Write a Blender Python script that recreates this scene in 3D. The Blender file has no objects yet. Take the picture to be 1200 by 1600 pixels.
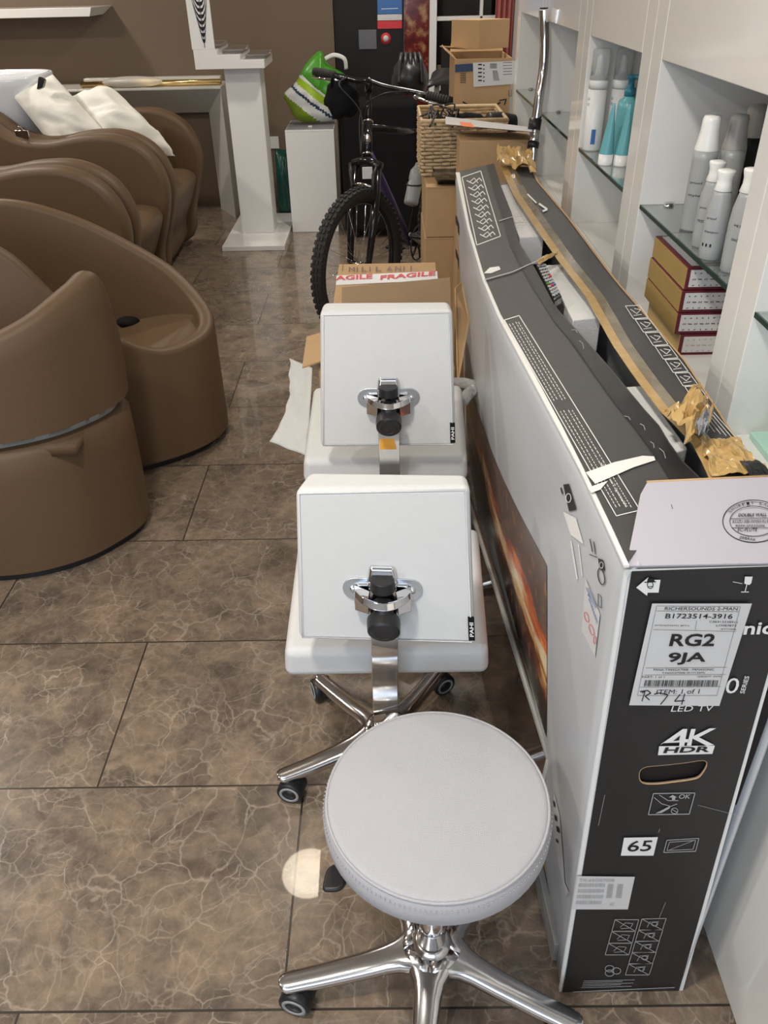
import bpy, bmesh, math, random
from mathutils import Vector, Matrix, noise
random.seed(7)
S = bpy.context.scene
C = S.collection
PI = math.pi

# ---------------------------------------------------------------- camera
CAM = Vector((0, 0, 1.47))
F, PITCH, ROLL, YAW = 1263.3, 0.5946, 0.02266, -0.01131
_cy, _sy, _cp, _sp = math.cos(YAW), math.sin(YAW), math.cos(PITCH), math.sin(PITCH)
fwd = Vector((_sy*_cp, _cy*_cp, -_sp))
rt = Vector((_cy, -_sy, 0))
dn = fwd.cross(rt)
cr, sr = math.cos(ROLL), math.sin(ROLL)
rt2 = cr*rt + sr*dn
dn2 = -sr*rt + cr*dn
cd = bpy.data.cameras.new('camera'); cam = bpy.data.objects.new('camera', cd); C.objects.link(cam)
M = Matrix((rt2, -dn2, -fwd)).transposed().to_4x4(); M.translation = CAM
cam.matrix_world = M
cd.sensor_fit = 'VERTICAL'; cd.sensor_height = 36; cd.lens = F*36/1600; cd.clip_start = .02
S.camera = cam

def at(x, y, X=None, Y=None, Z=None):
    """point of the place seen at (x, y) of the 1200x1600 photograph on a given plane"""
    d = rt2*((x-600)/F) + dn2*((y-800)/F) + fwd
    if Z is not None: t = (Z-CAM.z)/d.z
    elif X is not None: t = (X-CAM.x)/d.x
    else: t = (Y-CAM.y)/d.y
    return CAM + d*t

# ---------------------------------------------------------------- world, light, exposure
S.view_settings.view_transform = 'Standard'; S.view_settings.look = 'None'
S.view_settings.exposure = 0.1; S.view_settings.gamma = 1; S.view_settings.use_curve_mapping = False
w = bpy.data.worlds.new('world'); S.world = w; w.use_nodes = True
w.node_tree.nodes['Background'].inputs[0].default_value = (.6, .68, .8, 1)
w.node_tree.nodes['Background'].inputs[1].default_value = .25
def lamp(name, kind, loc, power, col, size=.2, rot=(0,0,0), size_y=None, spot=None, blend=.6):
    l = bpy.data.lights.new(name, kind); l.energy = power; l.color = col
    if kind == 'AREA':
        l.size = size
        if size_y: l.shape = 'RECTANGLE'; l.size_y = size_y
        else: l.shape = 'DISK'
    else: l.shadow_soft_size = size
    if kind == 'SPOT': l.spot_size = spot or 2.4; l.spot_blend = blend
    o = bpy.data.objects.new(name, l); o.location = loc; o.rotation_euler = rot; C.objects.link(o); return o
CEIL = 2.62
WARM = (1.0, .86, .68); NEUT = (1, .93, .84)
DOWN = [(-.478, 2.53), (.02, 4.3), (-.45, .35), (-2.95, 3.0), (.0, 5.6), (-2.7, 5.2), (-2.0, .5), (-1.1,-1.0)]  # first is read from its floor reflection; the rest are added, unseen fill
DPOW = [4.5, 20, 30, 42, 5, 30, 24, 12]
for (lx, ly), pw in zip(DOWN, DPOW):
    lamp('downlight_and_fill_lamp', 'AREA', (lx, ly, CEIL-.03), pw, WARM if pw < 4.6 else NEUT, .29 if pw < 4.6 else .24)
lamp('cool_front_fill', 'AREA', (-.9, -2.3, 1.6), 50, (.68, .82, 1), 3.0, (math.radians(90), 0, 0), 1.8)  # cool fill added behind the camera; no window is built there

# ---------------------------------------------------------------- helpers
def nt(m): return m.node_tree.nodes, m.node_tree.links
def mat(name, col, rough=.5, metal=0, var=.04, scale=30, bump=0, bscale=300, trans=0, alpha=1, ior=1.45, coat=0, emit=None, sheen=0, aniso=0):
    m = bpy.data.materials.new(name); m.use_nodes = True
    N, L = nt(m); b = N['Principled BSDF']
    col = tuple(col)
    tc = N.new('ShaderNodeTexCoord')
    nz = N.new('ShaderNodeTexNoise'); nz.inputs['Scale'].default_value = scale; nz.inputs['Detail'].default_value = 4
    L.new(tc.outputs['Object'], nz.inputs['Vector'])
    mx = N.new('ShaderNodeMix'); mx.data_type = 'RGBA'
    mx.inputs[6].default_value = tuple(max(0, c*(1-var)) for c in col)+(1,)
    mx.inputs[7].default_value = tuple(min(1, c*(1+var)) for c in col)+(1,)
    L.new(nz.outputs['Fac'], mx.inputs[0]); L.new(mx.outputs[2], b.inputs['Base Color'])
    b.inputs['Roughness'].default_value = rough; b.inputs['Metallic'].default_value = metal
    b.inputs['Transmission Weight'].default_value = trans; b.inputs['IOR'].default_value = ior
    b.inputs['Coat Weight'].default_value = coat; b.inputs['Alpha'].default_value = alpha
    b.inputs['Sheen Weight'].default_value = sheen
    if emit: b.inputs['Emission Color'].default_value = tuple(emit[0])+(1,); b.inputs['Emission Strength'].default_value = emit[1]
    if bump:
        n2 = N.new('ShaderNodeTexNoise'); n2.inputs['Scale'].default_value = bscale; n2.inputs['Detail'].default_value = 3
        L.new(tc.outputs['Object'], n2.inputs['Vector'])
        bp = N.new('ShaderNodeBump'); bp.inputs['Strength'].default_value = bump; bp.inputs['Distance'].default_value = .002
        L.new(n2.outputs['Fac'], bp.inputs['Height']); L.new(bp.outputs['Normal'], b.inputs['Normal'])
    return m
for _k in ('black_cloth',): pass
def srgb(r, g, b):
    f = lambda c: (c/255/12.92) if c/255 <= .04045 else ((c/255+.055)/1.055)**2.4
    return (f(r), f(g), f(b))

MT = {}
MT['white_gloss'] = mat('white_gloss', (.78,.77,.74), .12, var=.01, coat=.3)
MT['white_satin'] = mat('white_satin', (.76,.755,.74), .4, var=.02)
MT['niche'] = mat('niche_grey', (.60,.61,.61), .35, var=.02)
MT['leather'] = mat('white_leatherette', (.615,.62,.615), .5, var=.02, bump=.35, bscale=700)
MT['seat_fabric'] = mat('pale_grey_leatherette', (.45,.45,.475), .6, var=.03, bump=.6, bscale=900)
MT['chrome'] = mat('chrome', (.72,.72,.73), .08, 1, var=.01)
MT['polished_alu'] = mat('polished_aluminium', (.66,.66,.67), .16, 1, var=.03, scale=12)
MT['zinc'] = mat('zinc_plate', (.62,.66,.70), .28, 1, var=.04)
MT['black_plastic'] = mat('black_plastic', (.014,.014,.015), .4, var=.1)
MT['black_gloss'] = mat('black_gloss', (.012,.012,.013), .12, var=.1)
MT['black_cloth'] = mat('black_cloth', (.010,.010,.011), .85, var=.2, bump=.3)
MT['rubber'] = mat('tyre_rubber', (.022,.021,.020), .7, var=.2, bump=.4, bscale=200)
MT['grey_rubber'] = mat('grey_rubber', (.30,.31,.32), .5)
MT['brown'] = mat('taupe_leatherette', (.118,.073,.040), .45, var=.05, scale=6, bump=.25, bscale=600)
MT['wall_brown'] = mat('brown_wall_paint', (.150,.108,.074), .75, var=.03, scale=3, bump=.1)
MT['ceiling'] = mat('ceiling_paint', (.62,.60,.57), .8, var=.01)
MT['dark_panel'] = mat('dark_laminate', (.014,.012,.011), .5, var=.1, scale=5)
MT['cardboard'] = mat('cardboard', (.46,.30,.155), .8, var=.06, scale=14, bump=.2, bscale=250)
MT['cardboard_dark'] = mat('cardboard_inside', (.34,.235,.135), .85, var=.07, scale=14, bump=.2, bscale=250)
MT['box_print'] = mat('printed_black_card', (.018,.018,.019), .42, var=.15, scale=9)
MT['box_grey'] = mat('printed_dark_grey_card', (.062,.061,.060), .45, var=.12, scale=9, bump=.2, bscale=60)
MT['box_white'] = mat('printed_pale_card', (.50,.52,.545), .38, var=.03, scale=5, bump=.15, bscale=12)
MT['box_rim'] = mat('white_card_edge', (.78,.78,.75), .6, var=.04, scale=30)
MT['flap_lilac'] = mat('pale_lilac_card', (.45,.43,.475), .6, var=.02)
MT['ink_white'] = mat('white_print', (.80,.80,.78), .5)
MT['ink_grey'] = mat('grey_print', (.42,.42,.42), .5)
MT['ink_black'] = mat('black_print', (.01,.01,.011), .5)
MT['label_paper'] = mat('label_paper', (.62,.62,.62), .4, var=.01)
MT['foam'] = mat('white_polystyrene', (.80,.80,.79), .7, bump=.5, bscale=350)
MT['foam_grey'] = mat('grey_panel_wrap', (.26,.26,.28), .3)
MT['porcelain'] = mat('porcelain', (.72,.74,.77), .08, coat=.4, var=.01)
MT['linen'] = mat('white_linen', (.80,.79,.72), .75, var=.03, bump=.2, bscale=120)
MT['brass'] = mat('brass', (.80,.58,.26), .22, 1)
MT['console'] = mat('silver_white_lacquer', (.62,.61,.56), .25, .15, var=.02)
MT['bottle_grey'] = mat('matt_grey_plastic', (.36,.375,.375), .35, var=.02)
MT['cap_white'] = mat('white_cap', (.85,.85,.82), .3)
MT['cap_grey'] = mat('grey_cap', (.40,.385,.36), .35)
MT['teal'] = mat('teal_plastic', (.14,.42,.46), .3)
MT['teal_dark'] = mat('dark_teal_plastic', (.03,.20,.27), .3)
MT['mint'] = mat('mint_plastic', (.46,.70,.60), .4)
MT['gold_card'] = mat('gold_card', (.70,.48,.17), .35, .55, var=.05)
MT['burgundy'] = mat('burgundy_card', (.11,.012,.022), .5)
MT['plum_ink'] = mat('print_marks', (.10,.06,.06), .5)
MT['blue_ink'] = mat('blue_print', (.05,.16,.42), .5)
MT['red_ink'] = mat('red_print', (.62,.04,.05), .5)
MT['red_pink'] = mat('faded_red_curtain', (.42,.13,.11), .8)
MT['wicker'] = mat('wicker', (.52,.38,.22), .6, var=.25, scale=60)
MT['navy'] = mat('navy_tape', (.02,.04,.10), .4)
MT['orange_ink'] = mat('orange_print', (.85,.22,.06), .5)
MT['orange_sticker'] = mat('orange_sticker', (.85,.42,.06), .5)
MT['green_bag'] = mat('dark_green_bag', (.006,.055,.04), .25)
MT['bag_green'] = mat('green_bag_print', (.06,.27,.02), .3)
MT['bag_lime'] = mat('lime_bag_print', (.33,.50,.02), .3)
MT['bag_olive'] = mat('olive_bag_print', (.20,.30,.02), .3)
MT['bag_white'] = mat('white_bag_print', (.72,.73,.70), .4)
MT['seat_front_grey'] = mat('grey_laminate', (.52,.53,.53), .35)
MT['acrylic'] = mat('clear_acrylic', (.80,.78,.74), .08, trans=.85, ior=1.3)
MT['glass'] = mat('shelf_glass', (.84,.92,.89), .02, trans=.97, ior=1.45, var=0)
MT['glass_edge'] = mat('glass_edge', (.01,.035,.03), .15)
MT['clear_plastic'] = mat('clear_plastic', (.85,.87,.87), .12, trans=.75, ior=1.3)
MT['frost'] = mat('frosted_glass', (.75,.74,.70), .35, trans=.5)
MT['tape'] = mat('brown_parcel_tape', (.50,.33,.13), .18, var=.18, scale=40, bump=.9, bscale=40, coat=.4)
MT['tape_clear'] = mat('clear_parcel_tape', (.22,.18,.12), .12, var=.5, scale=25, bump=.6, bscale=50, coat=.5)
MT['paper_sheet'] = mat('white_foam_sheet', (.58,.59,.57), .7, var=.06, scale=60, bump=.8, bscale=220)
MT['hole_shade'] = mat('hole_shade_black', (.012,.008,.007), .8)  # near black that stands in for shade inside the carton
MT['photo_brown'] = mat('dark_glass_panel', (.07,.045,.03), .1, var=.5, scale=5, coat=.3)
MT['silver_frame'] = mat('silver_frame', (.30,.30,.28), .45, .1, var=.15)
MT['night_glass'] = mat('night_window_glass', (.004,.004,.005), .05)
MT['plate_metal'] = mat('dull_metal', (.13,.13,.135), .4, .3)
MT['purple'] = mat('purple_paint', (.07,.05,.16), .3)

def marble_floor():
    m = bpy.data.materials.new('brown_marble_tile'); m.use_nodes = True
    N, L = nt(m); b = N['Principled BSDF']
    tc = N.new('ShaderNodeTexCoord')
    mp = N.new('ShaderNodeMapping'); mp.inputs['Location'].default_value = (.73+.9*10, -.996+.456*20, 0)
    L.new(tc.outputs['Object'], mp.inputs['Vector'])
    br = N.new('ShaderNodeTexBrick'); br.offset = .5; br.offset_frequency = 2
    br.inputs['Scale'].default_value = 1; br.inputs['Brick Width'].default_value = .9; br.inputs['Row Height'].default_value = .456
    br.inputs['Mortar Size'].default_value = .0022; br.inputs['Mortar Smooth'].default_value = .1
    br.inputs['Color1'].default_value = (0,0,0,1); br.inputs['Color2'].default_value = (1,1,1,1); br.inputs['Mortar'].default_value = (.5,.5,.5,1)
    L.new(mp.outputs[0], br.inputs['Vector'])
    # every tile is cut from another piece of stone
    off = N.new('ShaderNodeVectorMath'); off.operation = 'MULTIPLY_ADD'
    off.inputs[1].default_value = (7.3, 3.1, 5.7)
    L.new(br.outputs['Color'], off.inputs[0]); L.new(tc.outputs['Object'], off.inputs[2])
    wn = N.new('ShaderNodeTexNoise'); wn.inputs['Scale'].default_value = 4; wn.inputs['Detail'].default_value = 5
    L.new(off.outputs[0], wn.inputs['Vector'])
    wa = N.new('ShaderNodeVectorMath'); wa.operation = 'MULTIPLY_ADD'; wa.inputs[1].default_value = (.16,.16,.16)
    L.new(wn.outputs['Color'], wa.inputs[0]); L.new(off.outputs[0], wa.inputs[2])
    def ramp(src, stops):
        r = N.new('ShaderNodeValToRGB'); e = r.color_ramp.elements
        while len(e) < len(stops): e.new(.5)
        for i, (p, c) in enumerate(stops): e[i].position = p; e[i].color = (*c, 1)
        L.new(src, r.inputs[0]); return r.outputs[0]
    n1 = N.new('ShaderNodeTexNoise'); n1.inputs['Scale'].default_value = 5.5; n1.inputs['Detail'].default_value = 9; n1.inputs['Roughness'].default_value = .68
    n1.inputs['Distortion'].default_value = .8
    L.new(off.outputs[0], n1.inputs['Vector'])
    base = ramp(n1.outputs['Fac'], [(.28,(.100,.073,.055)),(.42,(.160,.124,.095)),(.56,(.225,.170,.120)),(.66,(.26,.185,.135)),(.8,(.33,.27,.20))])
    # darker pebbles set in the paler ground
    vp = N.new('ShaderNodeTexVoronoi'); vp.inputs['Scale'].default_value = 10; vp.inputs['Randomness'].default_value = 1
    w2 = N.new('ShaderNodeVectorMath'); w2.operation = 'MULTIPLY_ADD'; w2.inputs[1].default_value = (.13,.13,.13)
    L.new(wn.outputs['Color'], w2.inputs[0]); L.new(off.outputs[0], w2.inputs[2]); L.new(w2.outputs[0], vp.inputs['Vector'])
    sc = N.new('ShaderNodeSeparateColor'); L.new(vp.outputs['Color'], sc.inputs[0])
    ck = ramp(sc.outputs['Red'], [(.50,(0,0,0)),(.72,(1,1,1))])
    dk = ramp(vp.outputs['Distance'], [(.34,(1,1,1)),(.52,(0,0,0))])
    mm = N.new('ShaderNodeMath'); mm.operation = 'MULTIPLY'; L.new(ck, mm.inputs[0]); L.new(dk, mm.inputs[1])
    m9 = N.new('ShaderNodeMath'); m9.operation = 'MULTIPLY'; m9.inputs[1].default_value = .62; L.new(mm.outputs[0], m9.inputs[0])
    mp_ = N.new('ShaderNodeMix'); mp_.data_type = 'RGBA'; mp_.inputs[7].default_value = (.088,.070,.057,1)
    L.new(m9.outputs[0], mp_.inputs[0]); L.new(base, mp_.inputs[6]); base = mp_.outputs[2]
    # fine mottling
    fn_ = N.new('ShaderNodeTexNoise'); fn_.inputs['Scale'].default_value = 38; fn_.inputs['Detail'].default_value = 6; fn_.inputs['Roughness'].default_value = .7
    L.new(off.outputs[0], fn_.inputs['Vector']); fk = ramp(fn_.outputs['Fac'], [(.35,(.72,.72,.72)),(.68,(1.22,1.2,1.18))])
    ml = N.new('ShaderNodeMix'); ml.data_type = 'RGBA'; ml.blend_type = 'MULTIPLY'; ml.inputs[0].default_value = 1
    L.new(base, ml.inputs[6]); L.new(fk, ml.inputs[7]); base = ml.outputs[2]
    def veins(scale, w0, w1, col, fac, prev, warp=None, lo=.42):
        v = N.new('ShaderNodeTexVoronoi'); v.feature = 'DISTANCE_TO_EDGE'; v.inputs['Scale'].default_value = scale
        L.new((warp or wa).outputs[0], v.inputs['Vector'])
        k = ramp(v.outputs['Distance'], [(w0,(1,1,1)),(w1,(0,0,0))])
        pn = N.new('ShaderNodeTexNoise'); pn.inputs['Scale'].default_value = scale*.6; pn.inputs['Detail'].default_value = 5
        L.new(off.outputs[0], pn.inputs['Vector'])
        pk = ramp(pn.outputs['Fac'], [(lo,(0,0,0)),(lo+.2,(1,1,1))])
        mu = N.new('ShaderNodeMath'); mu.operation = 'MULTIPLY'; L.new(k, mu.inputs[0]); L.new(pk, mu.inputs[1])
        mu2 = N.new('ShaderNodeMath'); mu2.operation = 'MULTIPLY'; mu2.inputs[1].default_value = fac; L.new(mu.outputs[0], mu2.inputs[0])
        mx = N.new('ShaderNodeMix'); mx.data_type = 'RGBA'; mx.inputs[7].default_value = (*col,1)
        L.new(mu2.outputs[0], mx.inputs[0]); L.new(prev, mx.inputs[6]); return mx.outputs[2]
    w3 = N.new('ShaderNodeVectorMath'); w3.operation = 'MULTIPLY_ADD'; w3.inputs[1].default_value = (.045,.045,.045)
    wn3 = N.new('ShaderNodeTexNoise'); wn3.inputs['Scale'].default_value = 14; wn3.inputs['Detail'].default_value = 5; L.new(off.outputs[0], wn3.inputs['Vector'])
    L.new(wn3.outputs['Color'], w3.inputs[0]); L.new(wa.outputs[0], w3.inputs[2])
    c = veins(11, .0, .030, (.42,.35,.27), .55, base, w3, .38)
    c = veins(27, .0, .055, (.38,.31,.24), .42, c, w3, .40)
    c = veins(17, .0, .030, (.50,.43,.35), .6, c, w3, .50)
    c = veins(4.5, .0, .012, (.50,.43,.34), .55, c, w3, .48)
    mx = N.new('ShaderNodeMix'); mx.data_type = 'RGBA'; mx.inputs[7].default_value = (.035,.028,.022,1)
    L.new(br.outputs['Fac'], mx.inputs[0]); L.new(c, mx.inputs[6]); L.new(mx.outputs[2], b.inputs['Base Color'])
    rn = ramp(n1.outputs['Fac'], [(.3,(.24,.24,.24)),(.7,(.34,.34,.34))]); L.new(rn, b.inputs['Roughness']); b.inputs['Coat Weight'].default_value = .55; b.inputs['Coat Roughness'].default_value = .025
    bp = N.new('ShaderNodeBump'); bp.inputs['Strength'].default_value = .5; bp.inputs['Distance'].default_value = .002; bp.invert = True
    L.new(br.outputs['Fac'], bp.inputs['Height']); L.new(bp.outputs['Normal'], b.inputs['Normal'])
    return m
MT['floor'] = marble_floor()

def fire_picture():
    m = bpy.data.materials.new('printed_fiery_picture'); m.use_nodes = True
    N, L = nt(m); b = N['Principled BSDF']; b.inputs['Roughness'].default_value = .3
    tc = N.new('ShaderNodeTexCoord'); uv = N.new('ShaderNodeMapping'); L.new(tc.outputs['UV'], uv.inputs['Vector'])
    sx = N.new('ShaderNodeSeparateXYZ'); L.new(uv.outputs[0], sx.inputs[0])
    def ramp(src, stops, inter='LINEAR'):
        r = N.new('ShaderNodeValToRGB'); e = r.color_ramp.elements; r.color_ramp.interpolation = inter
        while len(e) < len(stops): e.new(.5)
        for i, (p, c) in enumerate(stops): e[i].position = p; e[i].color = (*c, 1)
        L.new(src, r.inputs[0]); return r.outputs[0]
    nz = N.new('ShaderNodeTexNoise'); nz.inputs['Scale'].default_value = 5; nz.inputs['Detail'].default_value = 9; nz.inputs['Roughness'].default_value = .65
    mp = N.new('ShaderNodeMapping'); mp.inputs['Scale'].default_value = (.9, 1.2, 1); L.new(tc.outputs['UV'], mp.inputs['Vector']); L.new(mp.outputs[0], nz.inputs['Vector'])
    ad = N.new('ShaderNodeMath'); ad.operation = 'MULTIPLY_ADD'; ad.inputs[1].default_value = .8
    L.new(nz.outputs['Fac'], ad.inputs[0]); L.new(sx.outputs['Y'], ad.inputs[2])
    c1 = ramp(ad.outputs[0], [(.30,(.012,.008,.006)),(.58,(.03,.014,.009)),(.70,(.20,.05,.02)),(.76,(.85,.50,.18)),(.84,(.88,.80,.56)),(.90,(.85,.28,.08)),(.97,(.62,.11,.05)),(1.0,(.16,.11,.09))])
    n2 = N.new('ShaderNodeTexNoise'); n2.inputs['Scale'].default_value = 22; n2.inputs['Detail'].default_value = 6
    m2 = N.new('ShaderNodeMapping'); m2.inputs['Scale'].default_value = (2.2,.5,1); m2.inputs['Rotation'].default_value = (0,0,.5)
    L.new(tc.outputs['UV'], m2.inputs['Vector']); L.new(m2.outputs[0], n2.inputs['Vector'])
    k = ramp(n2.outputs['Fac'], [(.56,(0,0,0)),(.66,(1,1,1))])
    mx = N.new('ShaderNodeMix'); mx.data_type = 'RGBA'; mx.inputs[7].default_value = (.55,.24,.10,1)
    mk = N.new('ShaderNodeMath'); mk.operation = 'MULTIPLY'; mk.inputs[1].default_value = .6; L.new(k, mk.inputs[0])
    L.new(mk.outputs[0], mx.inputs[0]); L.new(c1, mx.inputs[6])
    # smoky grey-brown towards the far end of the picture
    fx = ramp(sx.outputs['X'], [(.45,(0,0,0)),(.85,(1,1,1))])
    m3 = N.new('ShaderNodeMix'); m3.data_type = 'RGBA'; m3.inputs[7].default_value = (.22,.18,.145,1)
    fk = N.new('ShaderNodeMath'); fk.operation = 'MULTIPLY'; fk.inputs[1].default_value = .5; L.new(fx, fk.inputs[0])
    L.new(fk.outputs[0], m3.inputs[0]); L.new(mx.outputs[2], m3.inputs[6]); L.new(m3.outputs[2], b.inputs['Base Color'])
    return m
MT['fire'] = fire_picture()

def red_marble():
    m = mat('red_marble', (.12,.02,.015), .15, var=.3, scale=4)
    N, L = nt(m); b = N['Principled BSDF']
    n = N.new('ShaderNodeTexNoise'); n.inputs['Scale'].default_value = 14; n.inputs['Detail'].default_value = 6
    tc = N.new('ShaderNodeTexCoord'); L.new(tc.outputs['Object'], n.inputs['Vector'])
    r = N.new('ShaderNodeValToRGB'); e = r.color_ramp.elements; e.new(.5)
    e[0].position = .3; e[0].color = (.04,.006,.006,1); e[1].position = .52; e[1].color = (.14,.015,.012,1); e[2].position = .68; e[2].color = (.36,.22,.10,1)
    L.new(n.outputs['Fac'], r.inputs[0]); L.new(r.outputs[0], b.inputs['Base Color'])
    return m
MT['red_marble'] = red_marble()

def tag(o, label=None, cat=None, group=None, kind=None):
    if label: o['label'] = label
    if cat: o['category'] = cat
    if group: o['group'] = group
    if kind: o['kind'] = kind
    return o
def empty(name, loc, label, cat, group=None):
    o = bpy.data.objects.new(name, None); o.location = loc; o.empty_display_size = .05; C.objects.link(o)
    return tag(o, label, cat, group)
def origin_of(p):
    v = Vector((0,0,0))
    while p is not None: v += p.location; p = p.parent
    return v

class MB:
    """collects shapes in world coordinates; build() links them as ONE mesh object"""
    def __init__(s, T=None): s.v = []; s.f = []; s.sm = []; s.T = T; s.mi = []; s.cm = 0
    def add(s, vs, fs, smooth=False):
        b = len(s.v)
        s.v += [(s.T @ Vector(v)) if s.T else Vector(v) for v in vs]
        s.f += [tuple(i+b for i in f) for f in fs]; s.sm += [smooth]*len(fs); s.mi += [s.cm]*len(fs); return s
    def box(s, a, b):
        x0,y0,z0 = a; x1,y1,z1 = b
        return s.add([(x0,y0,z0),(x1,y0,z0),(x1,y1,z0),(x0,y1,z0),(x0,y0,z1),(x1,y0,z1),(x1,y1,z1),(x0,y1,z1)],
                     [(0,3,2,1),(4,5,6,7),(0,1,5,4),(1,2,6,5),(2,3,7,6),(3,0,4,7)])
    def hexa(s, P): return s.add(P, [(0,3,2,1),(4,5,6,7),(0,1,5,4),(1,2,6,5),(2,3,7,6),(3,0,4,7)])
    def prism(s, poly, d, smooth=False):
        n = len(poly); d = Vector(d); P = [Vector(p) for p in poly]
        vs = P+[p+d for p in P]
        fs = [tuple(range(n-1,-1,-1)), tuple(range(n,2*n))]+[(i,(i+1)%n,n+(i+1)%n,n+i) for i in range(n)]
        return s.add(vs, fs, smooth)
    def tube(s, pts, r, n=12, closed=False, flat=None):
        P = [Vector(p) for p in pts]; m = len(P); R = r if isinstance(r, (list,tuple)) else [r]*m
        vs = []; up = None
        for i, p in enumerate(P):
            if closed: t = P[(i+1)%m]-P[i-1]
            else: t = P[min(i+1,m-1)]-P[max(i-1,0)]
            if t.length < 1e-9: t = Vector((0,0,1))
            t.normalize()
            if up is None:
                up = Vector((0,0,1)) if abs(t.z) < .9 else Vector((1,0,0))
            u = (up - t*up.dot(t)).normalized(); v = t.cross(u); up = u
            for k in range(n):
                a = 2*PI*k/n
                ru, rv = (R[i], R[i]) if not flat else (R[i]*flat[0], R[i]*flat[1])
                vs.append(p+u*math.cos(a)*ru+v*math.sin(a)*rv)
        fs = []
        for i in range(m if closed else m-1):
            j = (i+1)%m
            for k in range(n): fs.append((i*n+k, i*n+(k+1)%n, j*n+(k+1)%n, j*n+k))
        if not closed: fs += [tuple(range(n-1,-1,-1)), tuple((m-1)*n+k for k in range(n))]
        return s.add(vs, fs, True)
    def cyl(s, a, b, r, r2=None, n=24): return s.tube([a, b], [r, r if r2 is None else r2], n)
    def lathe(s, prof, c, n=32, axis=(0,0,1), sx=1, sy=1):
        a = Vector(axis).normalized(); u = a.orthogonal().normalized(); v = a.cross(u); c = Vector(c)
        if abs(a.z) > .99: u = Vector((1,0,0)); v = Vector((0,1,0))*(1 if a.z > 0 else -1)
        vs = []
        for r, h in prof:
            for k in range(n):
                t = 2*PI*k/n; vs.append(c+a*h+u*(r*sx*math.cos(t))+v*(r*sy*math.sin(t)))
        m = len(prof); fs = []
        for i in range(m-1):
            for k in range(n): fs.append((i*n+k, i*n+(k+1)%n, (i+1)*n+(k+1)%n, (i+1)*n+k))
        if prof[0][0] > 1e-5: fs.append(tuple(range(n-1,-1,-1)))
        if prof[-1][0] > 1e-5: fs.append(tuple((m-1)*n+k for k in range(n)))
        return s.add(vs, fs, True)
    def sphere(s, c, r, n=16, sc=(1,1,1)):
        prof = [(max(math.sin(PI*i/(n//2+2)),1e-6), -math.cos(PI*i/(n//2+2))) for i in range(n//2+3)]
        vs = []; c = Vector(c)
        for rr, h in prof:
            for k in range(n):
                t = 2*PI*k/n; vs.append(c+Vector((r*rr*math.cos(t)*sc[0], r*rr*math.sin(t)*sc[1], r*h*sc[2])))
        m = len(prof)
        return s.add(vs, [(i*n+k, i*n+(k+1)%n, (i+1)*n+(k+1)%n, (i+1)*n+k) for i in range(m-1) for k in range(n)], True)
    def grid(s, fn, nu, nv, smooth=True):
        vs = [fn(i/nu, j/nv) for j in range(nv+1) for i in range(nu+1)]
        return s.add(vs, [(j*(nu+1)+i, j*(nu+1)+i+1, (j+1)*(nu+1)+i+1, (j+1)*(nu+1)+i) for j in range(nv) for i in range(nu)], smooth)
    def build(s, name, mats, parent=None, bevel=0, seg=2, subsurf=0, solid=0, uv=None, weld=False, smooth=None):
        me = bpy.data.meshes.new(name); o0 = origin_of(parent)
        if parent is None and s.v:
            xs = [v.x for v in s.v]; ys = [v.y for v in s.v]; zs = [v.z for v in s.v]
            o0 = Vector(((min(xs)+max(xs))/2, (min(ys)+max(ys))/2, min(zs)))
        me.from_pydata([tuple(v-o0) for v in s.v], [], s.f)
        for p, sm in zip(me.polygons, s.sm): p.use_smooth = sm if smooth is None else smooth
        if not isinstance(mats, (list, tuple)): mats = [mats]
        for m in mats: me.materials.append(MT[m] if isinstance(m, str) else m)
        for p, i in zip(me.polygons, s.mi): p.material_index = i
        if uv:
            l = me.uv_layers.new(name='UVMap')
            for lp in me.loops: l.data[lp.index].uv = uv[lp.vertex_index]
        me.update()
        b = bmesh.new(); b.from_mesh(me)
        if weld: bmesh.ops.remove_doubles(b, verts=b.verts, dist=1e-5)
        if not uv: bmesh.ops.recalc_face_normals(b, faces=b.faces)
        b.to_mesh(me); b.free()
        o = bpy.data.objects.new(name, me); C.objects.link(o)
        if parent: o.parent = parent
        else: o.location = o0
        if solid:
            md = o.modifiers.new('solid', 'SOLIDIFY'); md.thickness = solid; md.offset = 0
        if bevel:
            md = o.modifiers.new('bevel', 'BEVEL'); md.width = bevel; md.segments = seg; md.limit_method = 'ANGLE'; md.angle_limit = math.radians(35)
            for p in me.polygons: p.use_smooth = True
            md.harden_normals = True
        if subsurf:
            md = o.modifiers.new('sub', 'SUBSURF'); md.levels = subsurf; md.render_levels = subsurf
            for p in me.polygons: p.use_smooth = True
        return o

def struct(o): o['kind'] = 'structure'; return o
def copy_tree(o, parent=None):
    c = o.copy(); C.objects.link(c)
    if parent: c.parent = parent
    for ch in [x for x in list(o.children)]: copy_tree(ch, c)
    return c
def lerp(a, b, t): return a+(b-a)*t
def interp(tab, x):
    if x <= tab[0][0]: return tab[0][1]
    for (a, b), (c, d) in zip(tab, tab[1:]):
        if x <= c:
            return b+(d-b)*(x-a)/(c-a)
    return tab[-1][1]
def crom(P, n=6, closed=False):
    P = [Vector(p) for p in P]; out = []; m = len(P)
    for i in range(m if closed else m-1):
        if closed: a, b, c, d = P[i-1], P[i], P[(i+1)%m], P[(i+2)%m]
        else: a, b, c, d = P[max(i-1,0)], P[i], P[i+1], P[min(i+2,m-1)]
        for k in range(n):
            t = k/n
            out.append(.5*((2*b)+(c-a)*t+(2*a-5*b+4*c-d)*t*t+(3*b-a-3*c+d)*t**3))
    if not closed: out.append(P[-1])
    return out

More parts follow.
